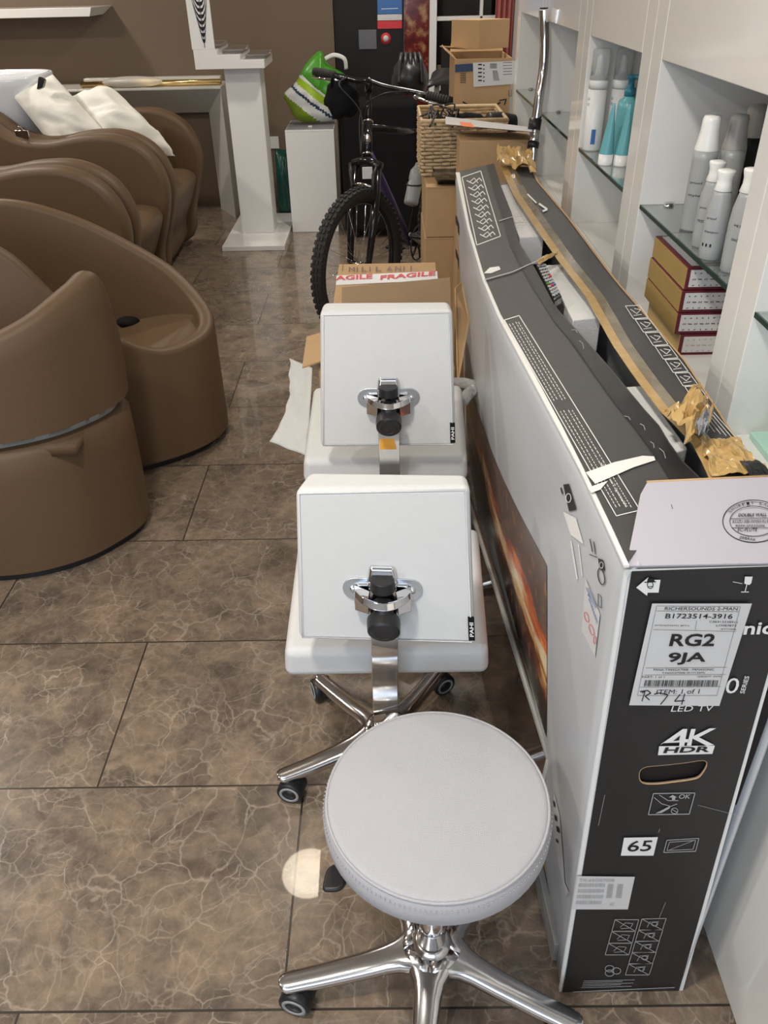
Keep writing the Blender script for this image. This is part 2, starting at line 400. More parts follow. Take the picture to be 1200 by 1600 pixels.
_font_cache = {}
def text_mesh(txt, bold=0.0):
    key = (txt, bold)
    if key in _font_cache: return _font_cache[key]
    cu = bpy.data.curves.new('t', 'FONT'); cu.body = txt; cu.offset = bold; cu.resolution_u = 3
    ob = bpy.data.objects.new('t', cu); C.objects.link(ob)
    bpy.context.view_layer.update()
    me = bpy.data.meshes.new_from_object(ob.evaluated_get(bpy.context.evaluated_depsgraph_get()))
    V = [v.co.copy() for v in me.vertices]; Fs = [tuple(p.vertices) for p in me.polygons]
    bpy.data.objects.remove(ob); bpy.data.curves.remove(cu); bpy.data.meshes.remove(me)
    x0 = min(v.x for v in V); x1 = max(v.x for v in V); y0 = min(v.y for v in V); y1 = max(v.y for v in V)
    V = [((v.x-x0)/(x1-x0), (v.y-y0)/(y1-y0)) for v in V]
    _font_cache[key] = (V, Fs); return V, Fs
class Decal(MB):
    """flat print laid on a surface: everything is given in pixels of the photo and mapped by fn to the surface"""
    def __init__(s, fn): super().__init__(); s.fn = fn
    def poly(s, pts): return s.add([s.fn(*p) for p in pts], [tuple(range(len(pts)))])
    def text(s, txt, a, b, c, bold=.0):
        """a: baseline start, b: baseline end, c: top above the start"""
        V, Fs = text_mesh(txt, bold)
        vs = [s.fn(a[0]+(b[0]-a[0])*u+(c[0]-a[0])*v, a[1]+(b[1]-a[1])*u+(c[1]-a[1])*v) for u, v in V]
        return s.add(vs, Fs)
    def line(s, pts, wd=1.2, closed=False):
        if closed: pts = list(pts)+[pts[0]]
        for (x0,y0), (x1,y1) in zip(pts, pts[1:]):
            d = math.hypot(x1-x0, y1-y0) or 1; nx, ny = -(y1-y0)/d*wd/2, (x1-x0)/d*wd/2
            s.poly([(x0+nx,y0+ny),(x1+nx,y1+ny),(x1-nx,y1-ny),(x0-nx,y0-ny)])
        return s
    def circle(s, c, rx, ry, wd=1.2, n=28, a0=0, a1=2*PI, rot=0):
        P = []
        for k in range(n+1):
            t = a0+(a1-a0)*k/n; x, y = rx*math.cos(t), ry*math.sin(t)
            P.append((c[0]+x*math.cos(rot)-y*math.sin(rot), c[1]+x*math.sin(rot)+y*math.cos(rot)))
        return s.line(P, wd)
def quad(a, b, c, d, u, v):
    return (lerp(lerp(a[0],b[0],u), lerp(d[0],c[0],u), v), lerp(lerp(a[1],b[1],u), lerp(d[1],c[1],u), v))

MT['black_cloth'].node_tree.nodes['Principled BSDF'].inputs['Specular IOR Level'].default_value = .15
MT['dark_panel'].node_tree.nodes['Principled BSDF'].inputs['Specular IOR Level'].default_value = .3
MT['brown'].node_tree.nodes['Principled BSDF'].inputs['Specular IOR Level'].default_value = .35

# ================================================================ THE ROOM
YB = 6.3
XL, XR, YF = -3.4, .86, -2.6
struct(MB().box((XL-.1, YF-.1, -.05), (XR+.1, YB+.3, 0)).build('floor', 'floor'))
struct(MB().box((XL-.1, YF-.1, CEIL), (XR+.1, YB+.3, CEIL+.05)).build('ceiling', 'ceiling'))
struct(MB().box((XL-.1, YB, 0), (-.335, YB+.12, CEIL)).build('wall_back', 'wall_brown'))
struct(MB().box((XL-.1, YF, 0), (XL, YB, CEIL)).build('wall_left', 'wall_brown'))
struct(MB().box((XR, YF, 0), (XR+.1, YB+.3, CEIL)).build('wall_right', 'white_satin'))
struct(MB().box((XL-.1, YF-.1, 0), (XR+.1, YF, CEIL)).build('wall_front', 'ceiling'))
# dark door leaf, red marble pier, window with black night glass
dp = MB().box((-.333, YB+.02, .0), (.135, YB+.08, CEIL)); dp = struct(dp.build('door_1', 'dark_panel', bevel=.003))
struct(MB().box((.137, YB-.01, 0), (.302, YB+.12, CEIL)).build('trim_1', 'red_marble'))
wf = MB(); wf.box((.305, YB-.04, .40), (.353, YB+.05, CEIL)); wf.box((.353, YB-.01, 1.155), (.86, YB+.04, 1.18)); wf.box((.64, YB-.01, .4), (.66, YB+.04, CEIL))
wf.box((.353, YB-.01, .74), (.86, YB+.04, .77)); wf = struct(wf.build('window_1', 'white_satin', bevel=.003))
MB().box((.353, YB+.045, .4), (.86, YB+.055, CEIL)).build('pane', 'night_glass', wf)
MB().box((.36, YB-.02, .86), (.40, YB+.0, .90)).build('latch', 'chrome', wf)
struct(MB().box((.305, YB+.0, .0), (.86, YB+.12, .4)).build('trim_2', 'seat_front_grey'))
struct(MB().box((-.33, YB-.03, 0), (.86, YB, .07)).build('baseboard_back', 'black_gloss'))
lo = MB()
for (lx, ly) in DOWN: pass
for i, (lx, ly) in enumerate(DOWN):  # all fittings but the first are added to light the room
    d = empty('downlight', (lx, ly, CEIL), 'round recessed ceiling downlight '+['whose warm glow mirrors in the floor beside the stool','added for fill over the boxes and bicycle in the aisle','added for fill above the round stool','added for fill over the tub chairs','added for fill by the dark door','added for fill over the console table at left','added for fill over the near left floor','added for fill behind the nearest left floor tiles'][i], 'ceiling light', 'downlights in the ceiling')
    MB().lathe([(.105,-.0),(.13,-.002),(.132,-.010),(.108,-.012),(.105,-.004)], (lx,ly,CEIL), 32).build('trim_ring', 'white_satin', d)
    MB().lathe([(.0,-.006),(.104,-.006),(.104,-.001),(0,-.001)], (lx,ly,CEIL), 32).build('diffuser', mat('lamp_glow', (.9,.9,.85), .5, emit=((1,.88,.68), 6)), d)

# things on the back wall
def wall_px(name, label, cat, x0, y0, x1, y1, m, th=.006, Y=YB):
    a = at(x0, y1, Y=Y); b = at(x1, y0, Y=Y)
    o = MB().box((a.x, Y-th, a.z), (b.x, Y, b.z)).build(name, m, bevel=.001); return tag(o, label, cat)
t = empty('notice', at(608, 45, Y=YB+.02), 'blue, white and red notice fixed on the dark door', 'poster')
for nm, y0, y1, m in (('blue_band', -20, 22, 'blue_ink'), ('white_band', 22, 32, 'label_paper'), ('red_band', 32, 45, 'red_ink')):
    a = at(590, y1, Y=YB+.02); b = at(628, y0, Y=YB+.02)
    MB().box((a.x, YB+.014, a.z), (b.x, YB+.02, b.z)).build(nm, m, t)
fnw = lambda x, y: at(x, y, Y=YB+.0125)
d = Decal(fnw); d.line([(596,14),(622,13)], 1); d.line([(595,24),(622,23)], 1); d.line([(595,27),(620,26)], 1); d.build('printed_lines', 'ink_white', t)
wall_px('metal_plate', 'square brushed metal plate on the dark door beside the notice', 'plate', 561, 46, 588, 77, 'plate_metal', .008, YB+.02)
t = empty('warning_sticker', at(603, 60, Y=YB+.02), 'small round red and white warning sticker below the notice', 'sticker')
c = at(603, 60, Y=YB+.02)
MB().cyl(c, c-Vector((0,.003,0)), .034).build('red_disc', 'red_ink', t)
MB().cyl(c-Vector((0,.003,0)), c-Vector((0,.005,0)), .019).build('white_disc', 'label_paper', t)
wall_px('socket_plate', 'cream wall socket plate low on the brown wall', 'socket', 416, 213, 435, 232, 'white_satin', .012)
a = at(775, 60, Y=YB-.06); b = at(797, 0, Y=YB-.06)
cu = MB(); cu.grid(lambda u, v: Vector((lerp(.735,.85,u), YB-.08+.018*math.sin(u*22), lerp(.75,2.2,v))), 40, 4)
tag(cu.build('curtain', 'red_pink', solid=.004), 'faded red curtain hanging in the far right corner', 'curtain')

# wall shelf
ws = MB(); s0, s1 = -2.9, -1.86
ws.hexa([(s0,6.0,1.235),(s1,6.0,1.235),(s1+.0,YB,1.235),(s0,YB,1.235),(s0,6.0,1.285),(s1+.02,6.0,1.285),(s1+.07,YB,1.285),(s0,YB,1.285)])
tag(ws.build('wall_shelf', 'white_gloss', bevel=.003), 'thick white floating shelf on the brown wall, top left', 'shelf')

# console table: a portal with slanting inner faces
ct = empty('console_table', (-1.6, 6.0, 0), 'silver white console table with slanted inner faces against brown wall', 'table')
yF, yR = 5.93, 6.27
xo0, xo1, zo = -2.75, -1.072, .832; xi0, xi1, zi = -2.6, -1.225, .645
m_ = MB(); m_.hexa([(xo0,yF,zo-.012),(xo1,yF,zo-.012),(xo1,yR,zo-.012),(xo0,yR,zo-.012),(xo0,yF,zo),(xo1,yF,zo),(xo1,yR,zo),(xo0,yR,zo)]); m_.build('table_top', 'console', ct, bevel=.002)
m_ = MB(); m_.prism([(xo0,yF,zo-.012),(xo1,yF,zo-.012),(xi1,yR-.05,zi),(xi0,yR-.05,zi)], (0,.012,0)); m_.build('apron', 'console', ct)
for sx, (xa, xb) in (('l', (xo0, xi0)), ('r', (xo1, xi1))):
    m_ = MB(); m_.hexa([(xa,yF,0),(xb,yR-.05,0),(xb,yR,0),(xa,yR,0),(xa,yF,zo-.012),(xb,yR-.05,zi),(xb,yR,zi),(xa,yR,zo-.012)]); m_.build('leg', 'console', ct)
gt = empty('table_lamp', (-1.55, 6.0, zo), 'brass tube with oval frosted shade lying on the console table', 'lamp')
MB().cyl((-2.01,6.02,zo+.02), (-1.08,6.02,zo+.02), .018).build('brass_tube', 'brass', gt)
MB().box((-2.0,6.06,zo), (-1.09,6.12,zo+.05)).build('backing_rail', 'console', gt, bevel=.003)
MB().sphere((-1.66,6.0,zo+.032), 1, 24, (.20,.05,.034)).build('lamp_shade', 'frost', gt)

# display pedestal
pd = empty('display_pedestal', (-.84, 5.5, 0), 'white display stand with square base, stepped tray and leaf panel', 'display stand')
MB().box((-1.035,5.12,0),(-.642,5.93,.03)).build('base_plate', 'white_gloss', pd, bevel=.003)
MB().box((-.948,5.42,.03),(-.738,5.62,.985)).build('column', 'white_satin', pd, bevel=.003)
tr = MB(); zt = [1.09, 1.062, 1.034]; xb = [-1.09,-.955,-.825,-.69]
TY0, TY1 = 5.3, 5.7
prof = [(xb[0],.99),(xb[3],.99),(xb[3],zt[2]),(xb[2],zt[2]),(xb[2],zt[1]),(xb[1],zt[1]),(xb[1],zt[0]),(xb[0],zt[0])]
tr.prism([(x,TY0,z) for x,z in prof], (0,TY1-TY0,0)); tr.build('stepped_tray', 'white_gloss', pd, bevel=.002)
for i in range(3):
    MB().box((xb[i]+.02,TY0+.06,zt[i]),(xb[i+1]+.005,TY1-.05,zt[i]+.022)).build('acrylic_step', 'acrylic', pd, bevel=.002)
bp_ = MB().box((-1.095,TY0,zt[0]),(-.965,TY0+.012,1.55)).build('leaf_panel', 'white_satin', pd, bevel=.002)
lf = MB()
for i in range(12):
    for s_ in (-1, 1):
        z0 = 1.125+.030*i; cx = -1.02; wv = .046*min(1, .45+i*.16)
        P = [Vector((cx+s_*wv*u, TY0-.002, z0+.13*u**2.6-.004)) for u in (.05,.3,.55,.75,.9,1)]
        Q = [Vector((p.x, p.y, p.z+.019*(1-.75*k/5))) for k, p in enumerate(P)]
        lf.add(P+Q, [(k,k+1,6+k+1,6+k) for k in range(5)])
lf.box((-1.0215,TY0-.003,1.10),(-1.0185,TY0-.001,1.55)); lf.build('leaf_print', 'dark_panel', bp_)

# white bin-like cabinet with the carrier bag
cb = empty('white_cabinet', (-.475, 5.7, 0), 'slim white cabinet with grey glass top, below the green carrier bag', 'cabinet')
MB().box((-.630,5.53,0),(-.322,5.93,.612)).build('body', 'white_satin', cb, bevel=.003)
MB().box((-.630,5.53,.612),(-.322,5.93,.624)).build('top_rim', 'white_gloss', cb, bevel=.002)
MB().box((-.622,5.55,.6245),(-.33,5.70,.627)).build('lid', 'foam_grey', cb)
MB().box((-.622,5.72,.6245),(-.33,5.92,.627)).build('rear_lid', 'foam_grey', cb)
MB().box((-.49,5.62,.627),(-.465,5.65,.634)).build('sensor_button', 'white_gloss', cb, bevel=.002)

def cushion(P, thick, nu=22, nv=22, wr=.01, seed=0, puff=.45, mfn=None, corner=.0):
    """a stuffed sack between four corners P (a,b,c,d)"""
    a, b, c, d = [Vector(p) for p in P]; nrm = ((c-a).cross(d-b)).normalized(); mb = MB()
    for sd in (1, -1):
        def fn(u, v):
            e = (max(0, 1-(2*u-1)**2)*max(0, 1-(2*v-1)**2))**puff
            pin = corner*(4*u*(1-u)*(1-4*v*(1-v))+4*v*(1-v)*(1-4*u*(1-u)))
            uu = .5+(u-.5)*(1-pin*(1-4*v*(1-v))*0); p = (a*(1-uu)+b*uu)*(1-v)+(d*(1-uu)+c*uu)*v
            cen = (a+b+c+d)/4; p = p+(cen-p)*pin*.25
            n_ = noise.noise(Vector((u*2.6+seed, v*2.8, seed*1.7)))*wr*1.6+(1-abs(noise.noise(Vector((u*5.5+v*2+seed, v*1.6-u*.8, sd*2)))*2))*wr*.7
            return p+nrm*sd*(thick/2*e+n_*min(1, e*1.5))
        b0 = len(mb.f); mb.grid(fn, nu, nv)
        if mfn:
            for j in range(nv):
                for i in range(nu): mb.mi[b0+j*nu+i] = mfn((i+.5)/nu, (j+.5)/nv)
    return mb
def bagmat(u, v):
    t = u*.8+v*.62
    if t < .28: return 2
    if t < .50: return 3
    if t < .545: return 4
    if t < .66: return 3
    if t < .80: return 1
    if t < .85: return 3
    return 0
bg = empty('carrier_bag', (-.46, 5.72, .627), 'crumpled green and white striped carrier bag on the slim cabinet', 'bag')
bgm = cushion([at(462,190,Y=5.68), at(520,192,Y=5.68), at(552,128,Y=5.72), at(448,130,Y=5.72)], .2, 26, 26, .018, 3, .5)
PP = []
def bagfn(u, v):
    pass
sil = [(468,190),(450,165),(443,148),(462,128),(478,100),(500,80),(512,100),(540,118),(552,140),(535,165),(520,188)]
bb = MB(); cen = at(500,140,Y=5.72); n_ = 64
ring = crom([at(x,y,Y=5.70) for x,y in sil], 10, True)
nr = len(ring); K = 26
for sd in (1, -1):
    vs = []; 
    for k in range(K+1):
        f = k/K
        for i, p in enumerate(ring):
            q = cen.lerp(p, f); h = math.sqrt(max(0, 1-f*f))*.085
            h += noise.noise(Vector((q.x*14, q.z*14, sd)))*.02*(1-f*f)
            vs.append(Vector((q.x, 5.72-sd*h, q.z)))
    fs = []; mi = []
    for k in range(K):
        for i in range(nr):
            j = (i+1) % nr; fs.append((k*nr+i, k*nr+j, (k+1)*nr+j, (k+1)*nr+i))
            q = (vs[k*nr+i]+vs[(k+1)*nr+j])/2; t = (q.z-.80)*1.0+(q.x+.5)*.75
            mi.append(2 if t < -.09 else 3 if t < -.02 else 4 if t < .0 else 3 if t < .035 else 1 if t < .085 else 3 if t < .10 else 0)
    st = len(bb.f); bb.add(vs, fs, True); bb.mi[st:] = mi
bb.build('bag_body', ['bag_green','bag_lime','bag_olive','bag_white','navy'], bg)
MB().tube(crom([at(508,92,Y=5.66),at(522,86,Y=5.64),at(538,92,Y=5.64),at(541,108,Y=5.66)],5), .012, 8, flat=(1,.3)).build('handle', 'bag_white', bg)

tag(cushion([(-.77,5.97,.01),(-.65,5.97,.01),(-.655,5.99,.43),(-.76,5.99,.44)], .12, 16, 20, .01, 5).build('plastic_sack', 'green_bag'),
    'dark green plastic sack standing between pedestal and slim cabinet', 'bag')

# ================================================================ SHELVING along the right
XS = .54
ZT, ZG, ZN = 1.308, 1.036, .83
def unit(y0, y1, n0, n1, label, glass=True):
    u = empty('shelving_unit', (XS, y0, 0), label, 'shelving unit', 'white shelving units along the right wall')
    c = MB()
    c.box((.80,y0,0),(.855,y1,2.3)); c.box((XS,y0,0),(.80,n0,2.3)); c.box((XS,n1,0),(.80,y1,2.3))
    c.box((XS+.02,n0,.0),(.80,n1,ZN)); c.box((XS+.02,n0,ZT),(.80,n1,2.3)); c.build('carcass', 'white_gloss', u, bevel=.0015)
    MB().box((.785,n0+.001,ZN+.001),(.7995,n1-.001,ZT-.001)).build('back_panel', 'niche', u)
    MB().box((XS,n0+.002,ZT-.001),(XS+.0195,n1-.002,2.29)).build('upper_door', 'white_gloss', u, bevel=.002)
    MB().box((XS,n0+.002,.05),(XS+.0195,n1-.002,ZN)).build('base_door', 'white_gloss', u, bevel=.002)
    if glass:
        g = MB().box((XS+.004,n0+.002,ZG-.008),(.784,n1-.002,ZG)).build('glass_shelf', 'glass', u)
        MB().box((XS+.001,n0+.002,ZG-.008),(XS+.0038,n1-.002,ZG)).build('shelf_edge', 'glass_edge', g)
        for yy in (n0+.012, n1-.012):
            MB().cyl((.60,yy,ZG-.012),(.60,yy,ZG+.005),.011,n=16).build('shelf_clip', 'chrome', u)
    return u
unit(-.30, 1.209, -.22, 1.155, 'nearest white shelving unit with mint green box on its niche floor')
unit(1.211, 1.869, 1.267, 1.80, 'white shelving unit holding grey bottles above gold and burgundy boxes')
unit(1.871, 2.519, 1.941, 2.452, 'white shelving unit holding white and teal bottles on its glass shelf')
unit(2.521, 3.159, 2.605, 3.11, 'white shelving unit with empty glass shelf beside the chrome tube')
unit(3.161, 3.80, 3.22, 3.735, 'farthest white shelving unit with empty glass shelf behind cardboard boxes')

def wrap_text(mb, lines, c, r, ang0, z0, h, wd, lead=1.5):
    """small lettering bent round a bottle of radius r"""
    for li, tx in enumerate(lines):
        V, Fs = text_mesh(tx)
        ww = wd*len(tx)/max(len(x) for x in lines)
        vs = []
        for u, v in V:
            a = ang0+(u*ww)/r; z = z0-li*h*lead+v*h
            vs.append((c[0]+r*math.cos(a), c[1]+r*math.sin(a), z))
        mb.add(vs, Fs)
def bottle(name, c, prof, mcol, cap, mcap, label, group=None, txt=None, ang=math.radians(200), tall=False, tz=.6):
    t = empty(name, c, label, 'bottle', group)
    MB().lathe(prof, c, 36, sx=1, sy=1).build('bottle_body', mcol, t)
    MB().lathe(cap, c, 36).build('cap', mcap, t)
    if txt:
        r = max(p[0] for p in prof)+.0006; mb = MB()
        wrap_text(mb, txt, c, r, ang, c[2]+prof[-1][1]*tz, .0052, .024, 4.2); mb.build('print', 'ink_black', t)
    return t
def gp(r, h): return [(.0,0),(r*.86,.0),(r*.93,.002),(r*.97,.02),(r,h*.35),(r,h*.62),(r*.93,h*.8),(r*.74,h*.95),(r*.66,h)]
def cap_flare(r, h0, h1): return [(r*.70,h0),(r*.735,h0+.001),(r*.60,h0+(h1-h0)*.35),(r*.60,h0+(h1-h0)*.6),(r*.72,h1-.004),(r*.70,h1-.001),(r*.2,h1+.001),(0,h1)]
def cap_tall(r, h0, h1): return [(r*.98,h0),(r*.98,h0+.001),(r*.84,h0+(h1-h0)*.3),(r*.74,h0+(h1-h0)*.6),(r*.72,h1-.008),(r*.62,h1-.001),(0,h1)]
def tallp(r, h): return [(0,0),(r*.95,0),(r,.004),(r,h*.9),(r*.98,h)]
# radius and height of each body, checked against where the tops sit
B1 = bottle('grey_bottle', (.562,1.418,ZG), gp(.0208,.112), 'bottle_grey', cap_flare(.0208,.112,.145), 'cap_white', 'matt grey bottle with flared white cap, nearest full one on the upper glass shelf', 'grey bottles on the glass shelf', ['proof','shampoo','- - -'])
B2 = bottle('grey_bottle', (.572,1.489,ZG), gp(.0198,.112), 'bottle_grey', cap_flare(.0198,.112,.145), 'cap_white', 'matt grey bottle with flared white cap, half hidden behind the nearest full one', 'grey bottles on the glass shelf', ['proof','restore'])
B3 = bottle('grey_bottle', (.589,1.601,ZG), tallp(.0224,.142), 'bottle_grey', cap_tall(.0224,.142,.200), 'cap_white', 'tall straight grey bottle with long bright white cap at back of shelf', 'grey bottles on the glass shelf', ['proof','style'], tz=.6)
B4 = bottle('grey_bottle', (.641,1.606,ZG), tallp(.0226,.142), 'bottle_grey', cap_tall(.0226,.142,.200), 'cap_grey', 'tall grey bottle with dull grey cap standing in the shade', 'grey bottles on the glass shelf')
B5 = bottle('grey_bottle', (.575,1.345,ZG), gp(.0205,.125), 'bottle_grey', cap_flare(.0205,.125,.161), 'cap_white', 'grey bottle cut off by the white pilaster at the right', 'grey bottles on the glass shelf', ['ing proof','thicken'], ang=math.radians(215))
B6 = bottle('grey_bottle', (.700,1.68,ZG), tallp(.0235,.150), 'black_plastic', cap_tall(.0235,.150,.206), 'cap_grey', 'dark bottle with dull cap deepest in the niche behind the grey ones', 'grey bottles on the glass shelf')

def foam_bottle(c, label, r=.026, H=.165):
    t = empty('pump_bottle', c, label, 'bottle', 'white foam pump bottles')
    MB().lathe([(0,0),(r*.94,0),(r,.004),(r,H)], c, 32).build('bottle_body', 'white_satin', t)
    MB().lathe([(r*1.0,H+.002),(r*1.0,H+.02),(r*.85,H+.032),(r*.4,H+.038),(r*.33,H+.05),(r*.28,H+.075),(r*.1,H+.08),(0,H+.08)], c, 32).build('pump_head', 'cap_white', t)
    MB().lathe([(r*.98,H+.021),(r*.9,H+.09),(r*.8,H+.094),(0,H+.094)], c, 32).build('clear_cap', 'clear_plastic', t)
    mb = MB(); 
    for k, (z, hh) in enumerate(((.125,.006),(.112,.006))):
        wrap_text(mb, ['GO'], c, r+.0007, math.radians(190), c[2]+z, hh, .010)
    mb.build('print', 'teal_dark', t)
    b_ = MB(); vs = []
    for a in range(6):
        an = math.radians(248)+a*.09
        for z in (.018, .055): vs.append((c[0]+(r+.0008)*math.cos(an), c[1]+(r+.0008)*math.sin(an), c[2]+z))
    b_.add(vs, [(2*k,2*k+2,2*k+3,2*k+1) for k in range(5)]); b_.build('blue_label', 'blue_ink', t)
foam_bottle(Vector((.568,2.415,ZG)), 'white foam pump bottle under clear cap, front left on its glass shelf', .0245, .150)
foam_bottle(Vector((.630,2.415,ZG)), 'white foam pump bottle half hidden behind the teal tubes', .0245, .150)
def tube_b(c, label):
    t = empty('squeeze_tube', c, label, 'tube', 'teal squeeze tubes')
    MB().lathe([(0,0),(.0178,0),(.0182,.002),(.0182,.026)], c, 28).build('cap', 'cap_white', t)
    b_ = MB(); n = 28; vs = []; L = 10
    for k in range(L+1):
        f = k/L; rx = lerp(.0178,.004,f**1.3); ry = lerp(.0178,.0015,f); sh = .006*f
        for i in range(n):
            a = 2*PI*i/n; X_, Y_ = ry*math.cos(a)+sh, rx*math.sin(a)
            co, si = math.cos(.5), math.sin(.5)
            vs.append((c[0]+X_*co-Y_*si, c[1]+X_*si+Y_*co, c[2]+.026+f*.115))
    b_.add(vs, [(k*n+i, k*n+(i+1)%n, (k+1)*n+(i+1)%n, (k+1)*n+i) for k in range(L) for i in range(n)]+[tuple(L*n+i for i in range(n))], True)
    b_.build('tube_body', 'teal', t)
tube_b(Vector((.561,2.215,ZG)), 'tapering teal squeeze tube standing on white cap, left of its pair')
tube_b(Vector((.597,2.200,ZG)), 'tapering teal squeeze tube standing on white cap, right of its pair')
c = Vector((.632,2.33,ZG)); t = empty('pump_bottle', c, 'teal pump bottle with dark teal pump beside the teal tubes', 'bottle')
MB().lathe([(0,0),(.026,0),(.028,.004),(.028,.115),(.025,.132),(.014,.140),(.012,.143)], c, 32).build('bottle_body', 'teal', t)
MB().lathe([(.014,.143),(.014,.160),(.008,.163),(.008,.180),(.012,.181),(.012,.190),(0,.192)], c, 24).build('pump_collar', 'teal_dark', t)
MB().tube([c+Vector((0,0,.187)), c+Vector((.01,-.03,.188)), c+Vector((.013,-.042,.178))], .006, 10).build('spout', 'teal_dark', t)

# stack of gift boxes in the niche
def gift(z0, z1, sh, label, dx=0, pale=False):
    X0, X1, Y0, Y1 = .562+dx, .72, 1.475+sh, 1.69+sh*.5
    t = empty('gift_box', ((X0+X1)/2, (Y0+Y1)/2, z0), label, 'box', 'gold and burgundy gift boxes')
    MB().box((X0,Y0,z0),(X1,Y1,z1)).build('box_body', 'burgundy', t, bevel=.001)
    MB().box((X0-.0012,Y0+.003,z0+.001),(X0,Y1,z1-.002)).build('gold_side', 'gold_card', t)
    MB().box((X0+.006,Y0-.0012,z0+.006),(X1,Y0,z1-.004)).build('patterned_face', 'label_paper', t)
    MB().box((X0+.010,Y0+.012,z1),(X1-.01,Y1-.01,z1+.0008)).build('patterned_lid', 'label_paper', t)
    p_ = MB(); n = 13
    for i in range(n):
        for j in range(3):
            x = X0+.014+i*.011; z = lerp(z0+.009, z1-.010, j/2); a = (i*2+j)%4*PI/4+.4
            for s in ((-1,1) if j == 1 else (0,)):
                cx = x+s*.0018; l = .0030; w2 = .0011
                dx_, dz_ = math.cos(a)*l, math.sin(a)*l*.8; ex, ez = -math.sin(a)*w2, math.cos(a)*w2
                p_.add([(cx-dx_,Y0-.0016,z-dz_),(cx+ex,Y0-.0016,z+ez),(cx+dx_,Y0-.0016,z+dz_),(cx-ex,Y0-.0016,z-ez)], [(0,1,2,3)])
    p_.build('pattern', 'plum_ink' if not pale else 'wicker', t)
hs = .0426
gift(ZN, ZN+hs-.001, 0, 'gold and burgundy patterned gift box at the bottom of the stack', 0, True)
gift(ZN+hs, ZN+2*hs-.001, .002, 'gold and burgundy patterned gift box second from the bottom', -.013)
gift(ZN+2*hs, ZN+3*hs-.001, .002, 'gold and burgundy patterned gift box third from the bottom', -.013)
gift(ZN+3*hs, ZN+4*hs-.001, .004, 'gold and burgundy patterned gift box on top of the stack', -.010)

# mint box and pots
MB_ = MB().box((.575,.93,ZN),(.76,1.142,ZN+.012)); tag(MB_.build('mint_tray', 'mint', bevel=.002), 'pale mint green tray on the nearest niche floor', 'tray')
def pot(c, r, label):
    t = empty('cosmetic_pot', c, label, 'pot', 'mint cosmetic pots')
    MB().lathe([(0,0),(r*.92,0),(r,.004),(r,.026),(r*.97,.028)], c, 32).build('pot_body', 'mint', t)
    MB().lathe([(r*1.0,.030),(r*1.02,.032),(r*.98,.060),(r*.9,.064),(0,.062)], c, 32).build('lid', 'mint', t)
pot(Vector((.612,1.085,ZN+.012)), .026, 'mint green cosmetic pot, front one on the tray')
pot(Vector((.672,1.06,ZN+.012)), .026, 'mint green cosmetic pot, second one deeper on the tray')

# ================================================================ BACKWASH BANK AND TUB CHAIRS (left)
def arm(mb, y0, y1, prof):
    """upholstered arm panel: profile in (x, z), thickness in y"""
    P = crom([Vector((x,0,z)) for x, z in prof], 5, True); n = len(P)
    cen = Vector((sum(p.x for p in P)/n, 0, sum(p.z for p in P)/n)); w_ = (y1-y0)
    rows = [(0,.0,.030),(.0,0,.012),(.12,0,.003),(.5,0,0),(.88,0,.003),(1,0,.012),(1,0,.030)]
    vs = []
    for t_, _, ins in rows:
        for i, p in enumerate(P):
            tn = (P[(i+1)%n]-P[i-1]).normalized(); nn = Vector((tn.z,0,-tn.x))
            if nn.dot(p-cen) < 0: nn = -nn
            q = p-nn*ins; vs.append((q.x, y0+w_*t_, q.z))
    m = len(rows)
    fs = [(k*n+i, k*n+(i+1)%n, (k+1)*n+(i+1)%n, (k+1)*n+i) for k in range(m-1) for i in range(n)]
    fs += [tuple(range(n-1,-1,-1)), tuple((m-1)*n+i for i in range(n))]
    mb.add(vs, fs, True)
ARM = [(-1.28,.03),(-1.19,.25),(-1.12,.48),(-1.13,.62),(-1.20,.73),(-1.33,.795),(-1.50,.80),(-1.68,.775),(-1.84,.80),(-1.98,.90),(-2.2,1.0),(-2.45,.95),(-2.5,.5),(-2.3,.03),(-1.8,.0)]
def backwash(y0, y1, label, near_arm=True):
    u = empty('backwash_chair', (-1.7, (y0+y1)/2, 0), label, 'salon chair', 'brown backwash chairs')
    a_ = MB(); arm(a_, y1-.11, y1, ARM); a_.build('arm', 'brown', u)
    if near_arm: a_ = MB(); arm(a_, y0, y0+.10, ARM); a_.build('arm', 'brown', u)
    s_ = MB(); yy0, yy1 = y0+.10, y1-.11
    pr = [(-1.36,.03),(-1.24,.20),(-1.16,.38),(-1.15,.44),(-1.20,.475),(-1.34,.48),(-1.7,.46),(-1.95,.55),(-2.15,.86),(-2.3,.84),(-2.3,.03)]
    P = crom([Vector((x,0,z)) for x, z in pr], 4, True); n = len(P); rows = [(0,.02),(.06,.004),(.5,-.006),(.94,.004),(1,.02)]
    cen = Vector((-1.75,0,.3)); vs = []
    for t_, ins in rows:
        for p in P: q = p+(cen-p).normalized()*ins; vs.append((q.x, lerp(yy0,yy1,t_), q.z))
    fs = [(k*n+i, k*n+(i+1)%n, (k+1)*n+(i+1)%n, (k+1)*n+i) for k in range(4) for i in range(n)]+[tuple(range(n-1,-1,-1)), tuple(4*n+i for i in range(n))]
    s_.add(vs, fs, True); s_.build('seat', 'brown', u)
    return u
backwash(4.48, 5.34, 'brown backwash chair farthest away, with two white pillows on it')
backwash(3.70, 4.44, 'middle brown backwash chair in the row, seat nose showing between arms')
backwash(3.10, 3.66, 'third brown backwash chair, mostly hidden behind the low tub chair', False)
